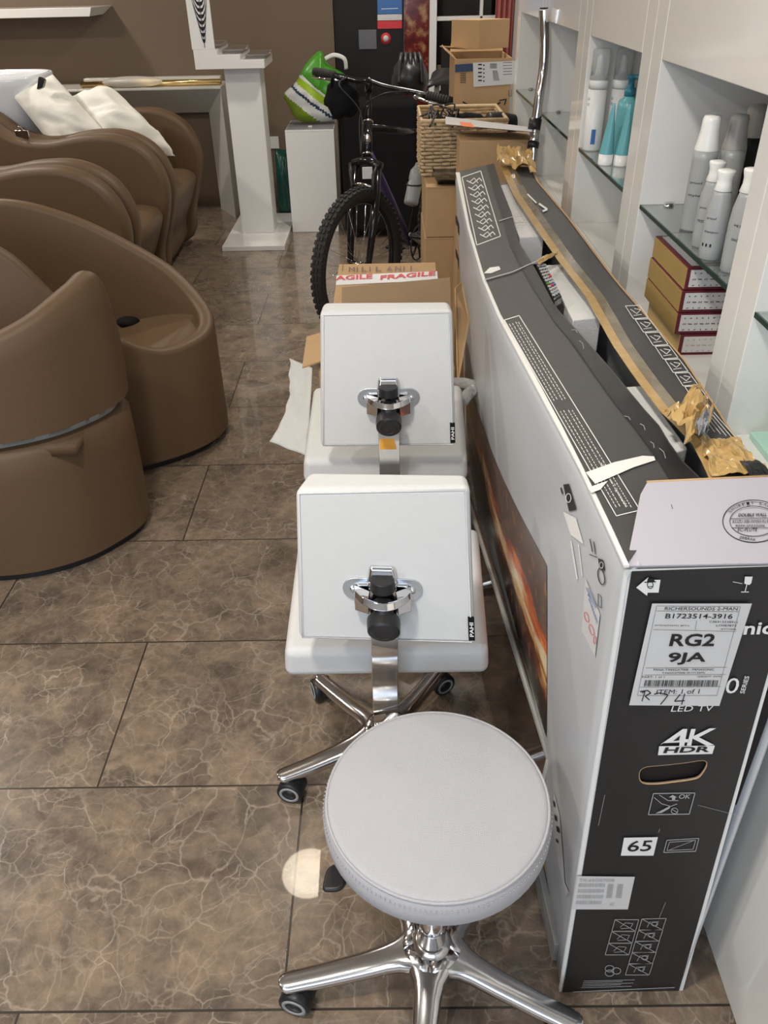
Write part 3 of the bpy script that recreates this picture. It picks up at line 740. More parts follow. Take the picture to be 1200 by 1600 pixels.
# basin of the far chair
def basin(c, label, sx=.30, sy=.24, H=.34):
    t = empty('wash_basin', Vector(c), label, 'basin')
    m_ = MB(); n = 40; prof = [(.45,0),(.62,.06),(.82,.18),(.97,.30),(1.0,H-.01),(.985,H),(.93,H),(.90,H-.02),(.75,.2),(.4,.1),(0,.08)]
    vs = []
    for r, h in prof:
        for k in range(n):
            a = 2*PI*k/n; e = .62
            x = math.copysign(abs(math.cos(a))**e, math.cos(a))*sx*r; y = math.copysign(abs(math.sin(a))**e, math.sin(a))*sy*r
            dip = -.05*max(0, math.cos(a))**3*(1 if h > H-.05 else 0)*0
            vs.append((c[0]+x, c[1]+y, c[2]+h+dip))
    m_.add(vs, [(i*n+k, i*n+(k+1)%n, (i+1)*n+(k+1)%n, (i+1)*n+k) for i in range(len(prof)-1) for k in range(n)], True)
    m_.add([(c[0]-.1,c[1]-.1,0),(c[0]+.1,c[1]-.1,0),(c[0]+.1,c[1]+.1,0),(c[0]-.1,c[1]+.1,0),(c[0]-.13,c[1]-.1,c[2]+.05),(c[0]+.13,c[1]-.1,c[2]+.05),(c[0]+.13,c[1]+.1,c[2]+.05),(c[0]-.13,c[1]+.1,c[2]+.05)],
           [(0,3,2,1),(4,5,6,7),(0,1,5,4),(1,2,6,5),(2,3,7,6),(3,0,4,7)])
    m_.build('bowl', 'porcelain', t); return t
bs = basin((-2.04, 4.80, .69), 'white porcelain wash basin at the head of the farthest chair', .27, .24, .345)
MB().hexa([at(57,140,Y=4.5),at(66,137,Y=4.5),at(70,137,Y=4.56),at(60,141,Y=4.56),at(60,119,Y=4.5),at(70,124,Y=4.5),at(73,124,Y=4.56),at(63,119,Y=4.56)]).build('neck_rest', 'black_plastic', bs, bevel=.006)
hd = MB().box(at(27,218,Y=4.38)-Vector((0,.012,0)), at(44,203,Y=4.38)); hd.tube([at(34,203,Y=4.37), at(30,197,Y=4.34)], .007, 8)
tag(hd.build('release_lever', 'chrome', bevel=.006), 'small chrome lever on the arm below the basin', 'lever')
P1 = [at(82,116,Y=4.72), at(178,222,Y=4.66), at(88,236,Y=4.56), at(20,150,Y=4.60)]
tag(cushion(P1, .17, 26, 26, .022, 11, .42).build('pillow', 'linen'), 'rumpled white pillow nearer the basin on the farthest chair', 'pillow', 'white pillows')
P2 = [at(168,138,Y=4.95), at(274,244,Y=4.88), at(168,232,Y=4.66), at(112,150,Y=4.78)]
tag(cushion(P2, .19, 26, 26, .028, 4, .42).build('pillow', 'linen'), 'rumpled white pillow on the right, its corner hanging over the arm', 'pillow', 'white pillows')

def shell(mb, path, zb, thick, seg=8, rnd=.012, flare=0.0):
    """upright upholstered shell: path = outer (x, y, ztop); wall of given thickness with a rounded rim"""
    P = crom(path, seg); n = len(P); vs = []; rows = 0
    N_ = []
    for i, p in enumerate(P):
        t = P[min(i+1,n-1)]-P[max(i-1,0)]; t.z = 0; t.normalize(); N_.append(Vector((t.y,-t.x,0)))
    prof = [(0,0,'b'),(flare*.6,.35,'m'),(flare,.75,'m'),(flare*.7,-rnd*1.5,'t'),(-thick*.12,-rnd*.3,'t'),(-thick*.35,0,'t'),(-thick*.65,0,'t'),(-thick*.9,-rnd*.4,'t'),(-thick,-rnd*1.6,'t'),(-thick,0,'b')]
    for off, h, kind in prof:
        for p, nn in zip(P, N_):
            z = zb if kind == 'b' else (zb+(p.z-zb)*h if kind == 'm' else p.z+h)
            q = p+nn*off; vs.append((q.x, q.y, z))
    m = len(prof)
    fs = [(k*n+i, k*n+i+1, (k+1)*n+i+1, (k+1)*n+i) for k in range(m-1) for i in range(n-1)]
    fs += [tuple(k*n for k in range(m)), tuple(k*n+n-1 for k in range(m))[::-1]]
    mb.add(vs, fs, True); return P, N_
# --- low tub chair (third from the front of the aisle)
t3 = empty('tub_chair', (-1.15, 2.75, 0), 'low brown tub chair with pointed nose towards the aisle, black lump as shade of a seat gap', 'chair')
T3 = [(-2.0,3.00,.80),(-1.6,3.00,.795),(-1.35,3.0,.80),(-1.15,2.995,.745),(-.98,2.975,.665),(-.82,2.93,.575),(-.71,2.84,.485),(-.672,2.735,.442),(-.70,2.63,.428),(-.79,2.54,.435),(-.90,2.475,.52),(-1.0,2.43,.635),(-1.12,2.41,.80),(-1.3,2.40,.88),(-1.6,2.40,.9),(-2.0,2.42,.9)]
m_ = MB(); P, N_ = shell(m_, T3, .035, .055); m_.build('shell', 'brown', t3)
sv = MB(); inner = [p-nn*.030 for p, nn in zip(P, N_)]; n = len(inner)
def seat_z(p): return .335 + max(0, (p.x+1.08))*.25
vs = []; K = 10; hn = n//2+1
for k in range(K+1):
    for i in range(hn):
        a, b = inner[i], inner[n-1-i]; q = a.lerp(b, k/K); z = min(seat_z(q), a.z-.016, b.z-.016)
        vs.append((q.x, q.y, z))
sv.add(vs, [(k*hn+i,k*hn+i+1,(k+1)*hn+i+1,(k+1)*hn+i) for k in range(K) for i in range(hn-1)], True); sv.build('seat', 'brown', t3)
MB().sphere(at(200,503,Z=.368), 1, 20, (.045,.03,.020)).build('gap_shade', 'black_cloth', t3)  # black lump stands in for the shade in a gap of the seat
m_ = MB(); shell(m_, [(x+(.03 if x<0 else 0)*-1, y, .045) for x, y, z in [(p[0]-.0, (p[1]-2.7)*.93+2.7, 0) for p in T3]], .0, .05, rnd=.004); m_.build('plinth', 'black_plastic', t3)
hg = at(208,701,Z=.03); MB().box(hg-Vector((.03,.012,.012)), hg+Vector((.02,.012,.012))).build('foot_bracket', 'chrome', t3, bevel=.004)
# --- nearest tub chair, split shell
t4 = empty('tub_chair', (-1.3, 2.1, 0), 'tall brown tub chair at the left edge, shell split by a metal band', 'chair')
T4 = [(-2.0,1.98,.50),(-1.6,1.89,.58),(-1.35,1.835,.63),(-1.15,1.825,.680),(-1.0,1.85,.725),(-.88,1.92,.765),(-.80,2.02,.808),(-.768,2.085,.826),(-.762,2.125,.80),(-.766,2.165,.71),(-.79,2.22,.62),(-.90,2.31,.54),(-1.2,2.36,.50),(-1.6,2.37,.5),(-2.0,2.37,.5)]
def zband(x, y): return .455 if False else .455
m_ = MB(); shell(m_, T4, .455, .05, flare=.006); m_.build('upper_shell', 'brown', t4)
lowp = [(x, (y-2.1)*.98+2.1, .425) for x, y, z in T4]
m_ = MB(); shell(m_, [(p[0]-.012*(1 if p[0] > -1.1 else 0), p[1], p[2]) for p in lowp], .03, .10, flare=.004, rnd=.02); m_.build('lower_shell', 'brown', t4)
m_ = MB(); shell(m_, [(p[0]-.035*(1 if p[0] > -1.1 else .3), (p[1]-2.1)*.9+2.1, .47) for p in lowp], .40, .03); m_.build('metal_band', 'silver_frame', t4)
m_ = MB(); shell(m_, [(p[0]-.03, (p[1]-2.1)*.94+2.1, .04) for p in lowp], .0, .05, rnd=.003); m_.build('plinth', 'black_plastic', t4)
m_ = MB(); m_.grid(lambda u, v: Vector((lerp(-2.0,-.85,u), lerp(1.9,2.34,v), .40)), 6, 4); m_.build('seat', 'brown', t4, solid=.03)
basin((-1.52, 2.2, .46), 'white porcelain wash basin behind the tall tub chair at left edge', .24, .11, .26)

# ================================================================ STOOL AND CHAIRS
def star_base(root, c, R, ang, zt=.085, hub=.12, mat_='polished_alu'):
    """five-armed cast base; arms swell into the hub"""
    hb = MB().lathe([(.0,zt-.030),(.037,zt-.030),(.038,zt+.010),(.035,zt+.022),(.029,zt+.031),(.0255,zt+.034),(0,zt+.034)], (c[0],c[1],c[2]), 48).build('hub', mat_, root)
    for k in range(5):
        a = ang+k*2*PI/5; ux, uy = math.cos(a), math.sin(a); vs = []; n = 16
        st = [(.012,.050),(.03,.044),(.045,.034),(.06,.0265),(.08,.0228),(.12,.0205),(R*.75,.0185),(R-.012,.0175),(R-.004,.0165),(R+.003,.012),(R+.006,.004)]
        for r, wd in st:
            top = zt+.030*math.exp(-(r/.09)**1.6)-.012*(r/R); th = .034-.010*(r/R)
            if r > R-.012: th *= (.9 if r < R else .55)
            for i in range(n):
                t = 2*PI*i/n; cx = math.copysign(abs(math.cos(t))**.85, math.cos(t))*wd; cz = math.copysign(abs(math.sin(t))**.6, math.sin(t))*th/2
                vs.append((c[0]+ux*r-uy*cx, c[1]+uy*r+ux*cx, c[2]+top-th/2+cz))
        m = len(st)
        MB().add(vs, [(j*n+i, j*n+(i+1)%n, (j+1)*n+(i+1)%n, (j+1)*n+i) for j in range(m-1) for i in range(n)]+[tuple(range(n-1,-1,-1)), tuple((m-1)*n+i for i in range(n))], True).build('leg', mat_, root)
def caster(root, p, a):
    """twin wheel castor; a = direction of the axle"""
    ux, uy = math.cos(a), math.sin(a); r = .028
    cst = MB(Matrix.Translation(p)); ax = Vector((ux,uy,0))
    cst.cyl((0,0,.02),(0,0,.062),.0065,n=12)
    hood = []; 
    vx, vy = -uy, ux
    for s in (-.011, .011):
        for k in range(13):
            t = math.radians(-10+200*k/12); rr = .0275
            hood.append((ux*s+vx*rr*math.cos(t)+vx*.012, uy*s+vy*rr*math.cos(t)+vy*.012, r+rr*math.sin(t)))
    cst.prism(hood[:13], (ux*.022,uy*.022,0))
    o = cst.build('caster', 'black_plastic', root, bevel=.003)
    for s in (-1, 1):
        c_ = Vector(p)+Vector((vx*.012+ux*.013*s, vy*.012+uy*.013*s, r))
        wl = MB().lathe([(0,-.009),(r-.002,-.009),(r,-.006),(r,.006),(r-.002,.009),(0,.009)], c_, 28, (ux*s,uy*s,0)).build('wheel', 'black_plastic', o)
        MB().lathe([(.0155,.0085),(.0155,.0105),(.021,.0105),(.0215,.0085)], c_, 28, (ux*s,uy*s,0)).build('wheel_ring', 'grey_rubber', o)
        MB().lathe([(0,.0085),(.0150,.0085),(.0150,.0094),(.0,.0104)], c_, 24, (ux*s,uy*s,0)).build('wheel_cap', 'black_plastic', o)
def base5(root, c, R, degs, axles):
    star_base(root, c, R, math.radians(degs))
    for k in range(5):
        a = math.radians(degs)+k*2*PI/5
        caster(root, (c[0]+math.cos(a)*(R-.012), c[1]+math.sin(a)*(R-.012), 0), math.radians(axles[k]))

# --- round stool
sc_ = (.056, .722, 0)
st = empty('round_stool', (.056,.722,0), 'round pale grey stool on a polished five-arm base, nearest the camera', 'stool')
R = .1665
c_ = (.059,.738,0)
top = .478
MB().lathe([(0,top-.072),(R*.80,top-.072),(R*.94,top-.066),(R*.995,top-.050),(R*1.0,top-.030),(R*.975,top-.012),(R*.945,top-.0055),(R*.93,top-.004),(R*.90,top-.0035),(R*.6,top-.001),(0,top)], c_, 64).build('seat_cushion', 'seat_fabric', st)
pp = [(c_[0]+R*.962*math.cos(t*PI/40), c_[1]+R*.962*math.sin(t*PI/40), top-.0075) for t in range(80)]
MB().tube(pp, .0022, 8, True).build('piping', 'seat_fabric', st)
sm_ = MB()
for t in range(150):
    a = 2*PI*t/150; r0 = R*.992
    sm_.sphere((c_[0]+r0*math.cos(a), c_[1]+r0*math.sin(a), top-.0185), .0011, 6, (1,1,1.3))
sm_.build('stitching', 'seat_fabric', st)
MB().cyl((.056,.724,.395),(.056,.724,.406),.07).build('seat_plate', 'black_plastic', st)
MB().cyl((.056,.722,.10),(.056,.722,.25),.0225).build('column', 'chrome', st)
MB().cyl((.056,.722,.25),(.056,.722,.40),.013).build('gas_lift', 'chrome', st)
lv = MB(); pl = at(525,1372,Z=.375)
lv.tube([(.056,.722,.385), (pl.x+.03,pl.y+.01,.38)], .004, 8); lv.build('lever_rod', 'chrome', st)
MB().prism([pl+Vector((.017*math.copysign(abs(math.cos(t*PI/16))**.6,math.cos(t*PI/16))+.006*math.sin(t*PI/16), .021*math.copysign(abs(math.sin(t*PI/16))**.6,math.sin(t*PI/16)), -.005)) for t in range(32)], (0,0,.010)).build('lever_paddle', 'black_plastic', st, bevel=.0045, seg=3)
base5(st, sc_, .255, -98, [-10, 60, 110, 30, 255])

# --- two low white chairs with bracketed backs
def low_chair(seat, zs, back, bc, cx, cy, degs, label, sticker=False, axles=(0,0,0,0,0), hide=()):
    r = empty('salon_stool_chair', (cx,cy,0), label, 'chair')
    (x0,x1,y0,y1) = seat
    MB().hexa([(x0,y0,zs-.062),(x1,y0,zs-.062),(x1+.018,y1,zs-.062),(x0-.004,y1,zs-.062),(x0+.004,y0+.004,zs),(x1-.004,y0+.004,zs),(x1+.014,y1,zs),(x0,y1,zs)]).build('seat', 'leather', r, bevel=.016, seg=4)
    MB().box((x0+.05,y0+.05,zs-.078),(x1-.05,y1-.05,zs-.062)).build('seat_plate', 'black_plastic', r)
    b_ = MB().hexa(back).build('backrest', 'leather', r, bevel=.011, seg=4)
    f = [Vector(p) for p in back]   # 0,1 near bottom L,R ; 4,5 near top L,R
    MB().tube([f[0]+Vector((.008,-.0005,.008)), f[1]+Vector((-.008,-.0005,.008)), f[5]+Vector((-.008,-.0005,-.006)), f[4]+Vector((.008,-.0005,-.006))], .0016, 8, True).build('piping', 'leather', b_)
    up = ((f[4]+f[5])-(f[0]+f[1])).normalized(); rx = (f[1]-f[0]).normalized(); nn = rx.cross(up)   # nn faces the camera
    if nn.y > 0: nn = -nn
    B = Vector(bc)
    B = B-nn*(B-f[0]).dot(nn)
    T = Matrix((rx, up, nn)).transposed().to_4x4(); T.translation = B
    pl_ = MB(T); pts = []
    for s in (1, -1):
        for k in range(9):
            t = -PI/2+PI*k/8; pts.append((s*(.045+.020*math.cos(t)), s*.020*math.sin(t), .0005))
    pl_.prism(pts, (0,0,.003)); pl = pl_.build('mounting_plate', 'zinc', r, bevel=.0008)
    for s in (-1, 1): MB(T).lathe([(.006,.0035),(.0055,.006),(.002,.0075),(0,.0075)], (s*.048,0,0), 14, (0,0,1)).build('screw', 'chrome', pl)
    br = MB(T)   # pressed U-bracket with rolled front lip
    # lip, two wings folded down, back plate
    lp = [(-.045+.09*k/12, -.002-.006*math.sin(PI*k/12), .026+.030*math.sin(PI*k/12)**.7) for k in range(13)]
    vs = []
    for (x, y, z) in lp: vs += [(x,y-.002,z-.003),(x,y+.009,z-.010),(x,y+.010,z-.006),(x,y,z+.002)]
    br.add(vs, [(4*i+j, 4*i+(j+1)%4, 4*i+4+(j+1)%4, 4*i+4+j) for i in range(12) for j in range(4)]+[(0,1,2,3),(51,50,49,48)], True)
    for s in (-1, 1):
        br.hexa([(s*.046,-.034,.004),(s*.022,-.040,.012),(s*.020,.006,.020),(s*.046,.008,.004),(s*.046,-.030,.020),(s*.024,-.034,.026),(s*.022,.004,.034),(s*.046,.002,.024)])
    br.hexa([(-.044,-.030,.001),(.044,-.030,.001),(.044,.012,.001),(-.044,.012,.001),(-.040,-.026,.008),(.040,-.026,.008),(.040,.010,.008),(-.040,.010,.008)])
    br.build('bracket', 'chrome', r, bevel=.003, seg=3)
    MB(T).hexa([(-.026,.008,.002),(.026,.008,.002),(.022,.044,.002),(-.022,.044,.002),(-.024,.008,.014),(.024,.008,.014),(.018,.042,.010),(-.018,.042,.010)]).build('bracket_cap', 'chrome', r, bevel=.006, seg=3)
    MB(T).cyl((0,.010,.020),(0,.030,.022),.0205,.0195,28).build('adjuster_knob', 'black_plastic', r, bevel=.002)
    MB(T).cyl((0,-.010,.026),(0,-.026,.050),.017,.015,20).build('knob_shaft', 'black_plastic', r)
    kb = MB(T); a0 = Vector((0,-.034,.036)); dr = Vector((0,-.42,.9)).normalized()
    kb.lathe([(0,0),(.024,0),(.0265,.003),(.027,.010),(.026,.026),(.023,.029),(.016,.0295),(.0155,.0285),(0,.0285)], a0, 40, dr); kb.build('clamp_knob', 'black_plastic', r, bevel=.001)
    W = .0225; zc = zs-.09
    path = [B+up*.02-nn*-.012, B-up*.02+nn*.014, B-up*.10+nn*.010, Vector((B.x,y0-.035,zs-.04)), Vector((B.x,y0-.03,zs-.12)), Vector((B.x,y0+.01,zs-.19)), Vector((B.x*.7+cx*.3,y0+.06,zs-.205)), Vector((cx,cy-.02,zs-.20))]
    path = crom(path, 6); bar = MB(); vs = []
    for i, p in enumerate(path):
        t = (path[min(i+1,len(path)-1)]-path[max(i-1,0)]).normalized(); q = Vector((1,0,0)); m2 = t.cross(q).normalized()
        for (du, dv) in ((-W,-.003),(W,-.003),(W,.003),(-W,.003)): vs.append(p+q*du+m2*dv)
    k = len(path); bar.add(vs, [(4*i+j, 4*i+(j+1)%4, 4*i+4+(j+1)%4, 4*i+4+j) for i in range(k-1) for j in range(4)]+[(3,2,1,0), tuple(4*(k-1)+j for j in range(4))])
    bo = bar.build('support_bar', 'chrome', r, bevel=.0012)
    if sticker:
        p0, p1, p2, p3 = [Vector((B.x,0,0))+Vector((dx_, (y0-.0), 0)) for dx_ in (-.018,.018,.018,-.018)]
        q0 = B-up*.075+nn*.0155; q1 = B-up*.112+nn*.0135
        MB().add([q1+rx*-.020, q1+rx*.016, q0+rx*.008, q0+rx*-.020],[(0,1,2,3)]).build('orange_sticker', 'orange_sticker', bo)
    MB().cyl((cx,cy,.10),(cx,cy,zs-.16),.0225).build('column', 'chrome', r)
    MB().cyl((cx,cy,zs-.16),(cx,cy,zs-.07),.014).build('gas_lift', 'chrome', r)
    base5(r, (cx,cy,0), .245, degs, axles)
    # black woven brand tab sewn into the lower right edge
    e0 = f[1]+Vector((-.003,-.002,.012)); tb = MB(); tu = (f[5]-f[1]).normalized()
    tb.hexa([e0-rx*.010, e0+rx*.0005, e0+rx*.0005-nn*.004, e0-rx*.010-nn*.004, e0-rx*.010+tu*.045, e0+rx*.0005+tu*.045, e0+rx*.0005-nn*.004+tu*.045, e0-rx*.010-nn*.004+tu*.045])
    tg = tb.build('brand_tab', 'black_cloth', r)
    V, Fs = text_mesh('PAHI', .02); o_ = e0+nn*.0006+rx*-.0015+tu*.008
    MB().add([o_+tu*(u*.028)-rx*(v*.0065) for u, v in V], Fs).build('brand_text', 'ink_white', tg)
    return r
def bk(bl, br_, tr_, tl, yb, yt, th, ftl, ftr):
    """backrest corners: near face from photo pixels at depths yb / yt"""
    a, b, c2, d2 = at(*bl, Y=yb), at(*br_, Y=yb), at(*tr_, Y=yt), at(*tl, Y=yt)
    u1, u2 = at(*ftl, Y=yt+th), at(*ftr, Y=yt+th)
    return [a, b, b+Vector((-.006,th,.010)), a+Vector((.006,th,.010)), d2, c2, u2, u1]
back1 = bk((466,1001),(744,1008),(735,760),(459,766),1.0,1.045,.050,(483,735),(729,740))
low_chair((-.197,.170,1.035,1.41), .475, back1, at(598,918,Y=1.02), -.018, 1.19, -85,
          'white low chair, nearer of two, seen from behind with chrome bracket', False, (0,10,-60,20,258))
back2 = bk((500,701),(713,699),(708,484),(499,488),1.52,1.56,.050,(505,471),(702,470))
low_chair((-.20,.175,1.56,1.95), .555, back2, at(607,622,Y=1.53), -.005, 1.74, -80,
          'white low chair, farther of two, with orange sticker on its bar', True, (0,40,80,120,20))

# ================================================================ THE TV CARTON
tv = empty('television_carton', (.37, 1.65, 0), 'long opened black and white television carton leaning by the shelves', 'carton')
H = .93; YN, YFAR = .69, 2.66
Lt = [(.69,.257),(.894,.243),(1.427,.202),(1.642,.195),(2.025,.198),(2.678,.217)]
Rt = [(.69,.474),(.863,.471),(.954,.465),(1.113,.455),(1.374,.438),(1.797,.42),(2.483,.425),(2.68,.43)]
def sm(tab, y):
    return (interp(tab, y-.12)+interp(tab, y)+interp(tab, y+.12))/3 if y > .85 else interp(tab, y)
def xs(y, z):
    t = max(0, min(1, z/H)); return lerp(.281, sm(Lt, y), t**1.25)
def xr(y, z): return lerp(.479, sm(Rt, y), max(0, min(1, z/H)))
def side_fn(px, py, eps=.0016):
    X = .25
    for _ in range(12):
        p = at(px, py, X=X); X = .5*X+.5*xs(p.y, p.z)
    p = at(px, py, X=X); return Vector((xs(p.y, p.z)-eps, p.y, p.z))
ZZ = [0,.1,.2,.3,.4,.5,.6,.7,.8,.88,.91,.922,H]
def sidepanel(fn, sgn):
    mb = MB(); ny = 40; vs = []
    for z in ZZ:
        for j in range(ny+1):
            y = lerp(YN, YFAR, j/ny); e = .010*max(0,(z-.91)/.02)**2
            vs.append((fn(y, z)+sgn*e, y, z))
    for k in range(len(ZZ)-1):
        for j in range(ny):
            mb.f.append((k*(ny+1)+j, k*(ny+1)+j+1, (k+1)*(ny+1)+j+1, (k+1)*(ny+1)+j)); mb.sm.append(True); mb.mi.append(0)
    mb.v = [Vector(v) for v in vs]; return mb
sp = sidepanel(xs, 1).build('left_side', 'box_white', tv, solid=.004)
sidepanel(xr, -1).build('right_side', 'box_white', tv, solid=.004)
MB().box((.285,YFAR-.006,0),(.475,YFAR,.9)).build('far_end', 'box_white', tv)
MB().box((.284,YN,.0),(.476,YFAR,.006)).build('bottom', 'cardboard', tv)
# near end panel with a punched hand hole
fn_near = lambda x, y, e=.0: at(x, y, Y=YN-.001-e)
def ringpanel(corner_px, hole_px, Y, mat_, name, parent, th=.004):
    Cn = [at(x, y, Y=Y) for x, y in corner_px]; Hn = [at(x, y, Y=Y) for x, y in hole_px]
    Hn = crom(Hn, 4, True); c0 = sum(Hn, Vector())/len(Hn); outer = []
    for h in Hn:
        d = (h-c0).normalized(); best = None
        for i in range(4):
            a, b = Cn[i], Cn[(i+1)%4]; e = b-a
            den = d.x*e.z-d.z*e.x
            if abs(den) < 1e-9: continue
            t = ((a.x-c0.x)*e.z-(a.z-c0.z)*e.x)/den; s = ((a.x-c0.x)*d.z-(a.z-c0.z)*d.x)/den
            if t > 0 and -1e-6 <= s <= 1+1e-6 and (best is None or t < best): best = t
        outer.append(c0+d*best)
    for cpt in Cn:
        k = min(range(len(outer)), key=lambda i: (outer[i]-cpt).length); outer[k] = cpt
    n = len(Hn); mb = MB(); mb.add(Hn+outer, [(i,(i+1)%n,n+(i+1)%n,n+i) for i in range(n)])
    mb.add([p+Vector((0,th,0)) for p in Hn+outer], [(i,(i+1)%n,n+(i+1)%n,n+i) for i in range(n)])
    return mb.build(name, mat_, parent), Hn
hole = [(998,1214),(1000,1204),(1010,1198),(1030,1196),(1050,1194),(1075,1191),(1095,1188),(1104,1190),(1105,1197),(1100,1207),(1092,1216),(1078,1220),(1055,1223),(1030,1226),(1010,1226),(1001,1222)]
near, Hn = ringpanel([(976,890),(1253,882),(1064,1558),(872,1558)], hole, YN, 'box_rim', 'near_end', tv)
prt, _ = ringpanel([(987,893),(1247,884),(1061,1548),(879,1552)], hole, YN-.0008, 'box_print', 'black_print', near, .0004)
MB().tube([p+Vector((0,.001,0)) for p in Hn], .0016, 6, True).build('hole_rim', 'cardboard', near)
MB().box((.295,YN+.008,.50),(.47,YN+.012,.72)).build('hole_shade_sheet', 'hole_shade', tv)  # dark sheet behind the hand hole, interior shade put in as colour
D = lambda: Decal(lambda x, y: at(x, y, Y=YN-.0028))
d = D()
d.poly([(994,918),(1013,902),(1013,906),(1032,906),(1029,926),(1012,926),(1011,931)])
d.build('arrow_mark', 'ink_white', near); d = D(); d.poly([(1164,901),(1176,901),(1174,911),(1171,914),(1163,912)]); d.line([(1167,913),(1164,925)], 1.3); d.line([(1158,925),(1170,925)], 1.3); d.line([(1160,912),(1145,909)], .8)
d.build('glass_mark', 'ink_white', near); d = D(); d.text('nic', (1161,992), (1206,991), (1165,973), .02)
d.build('brand_lettering', 'ink_white', near); d = D(); d.text('0', (1132,1084), (1152,1083), (1137,1060)); d.text('SERIES', (1163,1084), (1171,1057), (1156,1083), .01)
d.build('series_lettering', 'ink_white', near); d = D(); d.text('LED TV', (1048,1112), (1113,1111), (1051,1103))
d.build('type_lettering', 'ink_white', near)
d = D(); d.poly([(1031,1164),(1067,1139),(1074,1139),(1071,1155),(1078,1155),(1077,1160),(1070,1160),(1069,1166),(1061,1166),(1062,1160),(1037,1161)])
d.poly([(1080,1139),(1087,1139),(1084,1150),(1109,1138),(1119,1138),(1092,1152),(1116,1164),(1104,1165),(1082,1154),(1080,1165),(1073,1165)])
d.poly([(1030,1166),(1117,1165),(1113,1178),(1028,1180)]); d.build('resolution_logo', 'ink_white', near)
d = Decal(lambda x, y: at(x, y, Y=YN-.0034)); d.text('HDR', (1036,1177), (1108,1175), (1040,1168), .03); d.poly([(1052,1158),(1063,1149),(1061,1157)])
d.text('65', (979,1331), (1017,1330), (983,1316), .01) if False else None
d.build('logo_cutout_text', 'ink_black', near)
d = D(); d.poly([(975,1309),(1028,1308),(1021,1337),(970,1337)]); d.build('size_field', 'ink_white', near)
d = Decal(lambda x, y: at(x, y, Y=YN-.0034)); d.text('65', (979,1331), (1016,1330), (984,1314), .01)
# little man in the arrow
d.circle((1016,914), 4.5, 5.5, 1.2); d.poly([(1011,909),(1012,904),(1022,904),(1023,909)]); d.line([(1007,910),(1025,909)], 1.6); d.line([(1013,917),(1020,916)], 1)
d.build('size_text', 'ink_black', near)
d = D()
d.line([(1021,1240),(1086,1239),(1077,1272),(1013,1273)], 1.2, True)
d.text('OK', (1060,1248), (1078,1248), (1062,1241), .01); d.poly([(1051,1242),(1058,1246),(1055,1246),(1055,1250),(1050,1250),(1050,1246),(1045,1246)])
d.line([(1022,1246),(1034,1256),(1048,1260),(1058,1256)], .9); d.line([(1030,1242),(1044,1251),(1060,1251)], .9); d.poly([(1024,1271),(1040,1263),(1048,1259),(1046,1263),(1034,1270)])
d.circle((1054,1267), 5, 4.4, .9); d.line([(1049,1264),(1059,1270)], .9)
d.build('carrying_pictogram', 'ink_grey', near); d = D(); d.line([(1042,1313),(1092,1310),(1087,1330),(1037,1332)], 1, True); d.line([(1046,1316),(1087,1313),(1083,1327),(1042,1329)], .8, True); d.line([(1046,1328),(1082,1314)], .6)
d.build('screen_pictogram', 'ink_grey', near); d = D()
for r_ in range(3): 
    x, y = 961-5.2*r_, 1437+18.5*r_
    d.line([(x,y),(x+37,y),(x+32,y+18),(x-5,y+18)], .9, True); d.line([(x,y),(x+32,y+18)], .8); d.line([(x+8,y+12),(x+16,y+5),(x+28,y+6),(x+24,y+13),(x+9,y+14)], .7)
for r_ in range(5):
    x, y = 1003-5.2*r_, 1436+17.6*r_
    d.line([(x,y),(x+38,y-1),(x+32,y+17),(x-5,y+17)], .9, True); d.line([(x,y),(x+32,y+17)], .8); d.line([(x+8,y+13),(x+12,y+5),(x+26,y+4),(x+20,y+12)], .7); d.circle((x+20,y+8), 5, 3, .7, 10)
d.build('safety_pictograms', 'ink_grey', near); d = D()
for k in range(3): d.circle((956+7*math.cos(k*2.1), 1517+4*math.sin(k*2.1)), 7, 5, 1, 12)
d.build('recycling_mark', 'ink_grey', near); d = D()
for k in range(5): d.line([(912-k,1533+2.6*k),(992-k*1.3-(k%2)*18,1531+2.5*k)], .7)
d.line([(895,1550),(1054,1543)], 1.1)
d.build('fine_print', 'ink_grey', near); d = D(); d.line([(945,1242),(935,1290)], .6); d.line([(1031,1295),(1029,1301)], .6); d.line([(1040,1410),(1030,1434)], .5); d.line([(1090,1258),(1156,1275)], .4)
d.build('scratches', 'ink_grey', near)
# address label
lbp = [(1019,943),(1175,943),(1124,1103),(983,1102)]
lb = Decal(lambda x, y: at(x, y, Y=YN-.0040)).poly(lbp).build('address_label', 'label_paper', near)
d = Decal(lambda x, y: at(x, y, Y=YN-.0048))
d.text('RICHERSOUNDS 2-MAN', (1038,953.5), (1152,954), (1039.5,948.5)); d.text('B1723514-3916', (1039,966.5), (1144,967), (1041,959), .01)
d.text('RG2', (1045,1010), (1115,1010), (1050,990.5), .025); d.text('9JA', (1041,1039), (1101,1038.5), (1046,1020), .025)
d.text('CS6413338911', (1108,973), (1152,974), (1108.6,970)); d.text('LO0878T3', (1119,979), (1150,979.5), (1120,976)); d.text('07464(04695) BPCL', (1023,979), (1078,979.5), (1023.5,976.3)); d.text('(RY7135M)', (1126,985), (1150,985.5), (1126.5,982))
d.text('PANA-TX65GX700B - PANASONIC', (1021,1048.5), (1116,1048), (1021.5,1045)); d.text('TX65GX700B (RY7135M)', (1034,1054), (1101,1053.5), (1034.5,1050.5))
d.text('PART: 1 of 1', (1003,1059.5), (1038,1059.5), (1003.5,1056.5)); d.text('WEIGHT: (N/A)', (1089,1059.5), (1127,1059), (1089.5,1056.3))
d.text('ITEM: 1 of 1', (1025,1085), (1092,1084), (1027,1078))
x = 1006
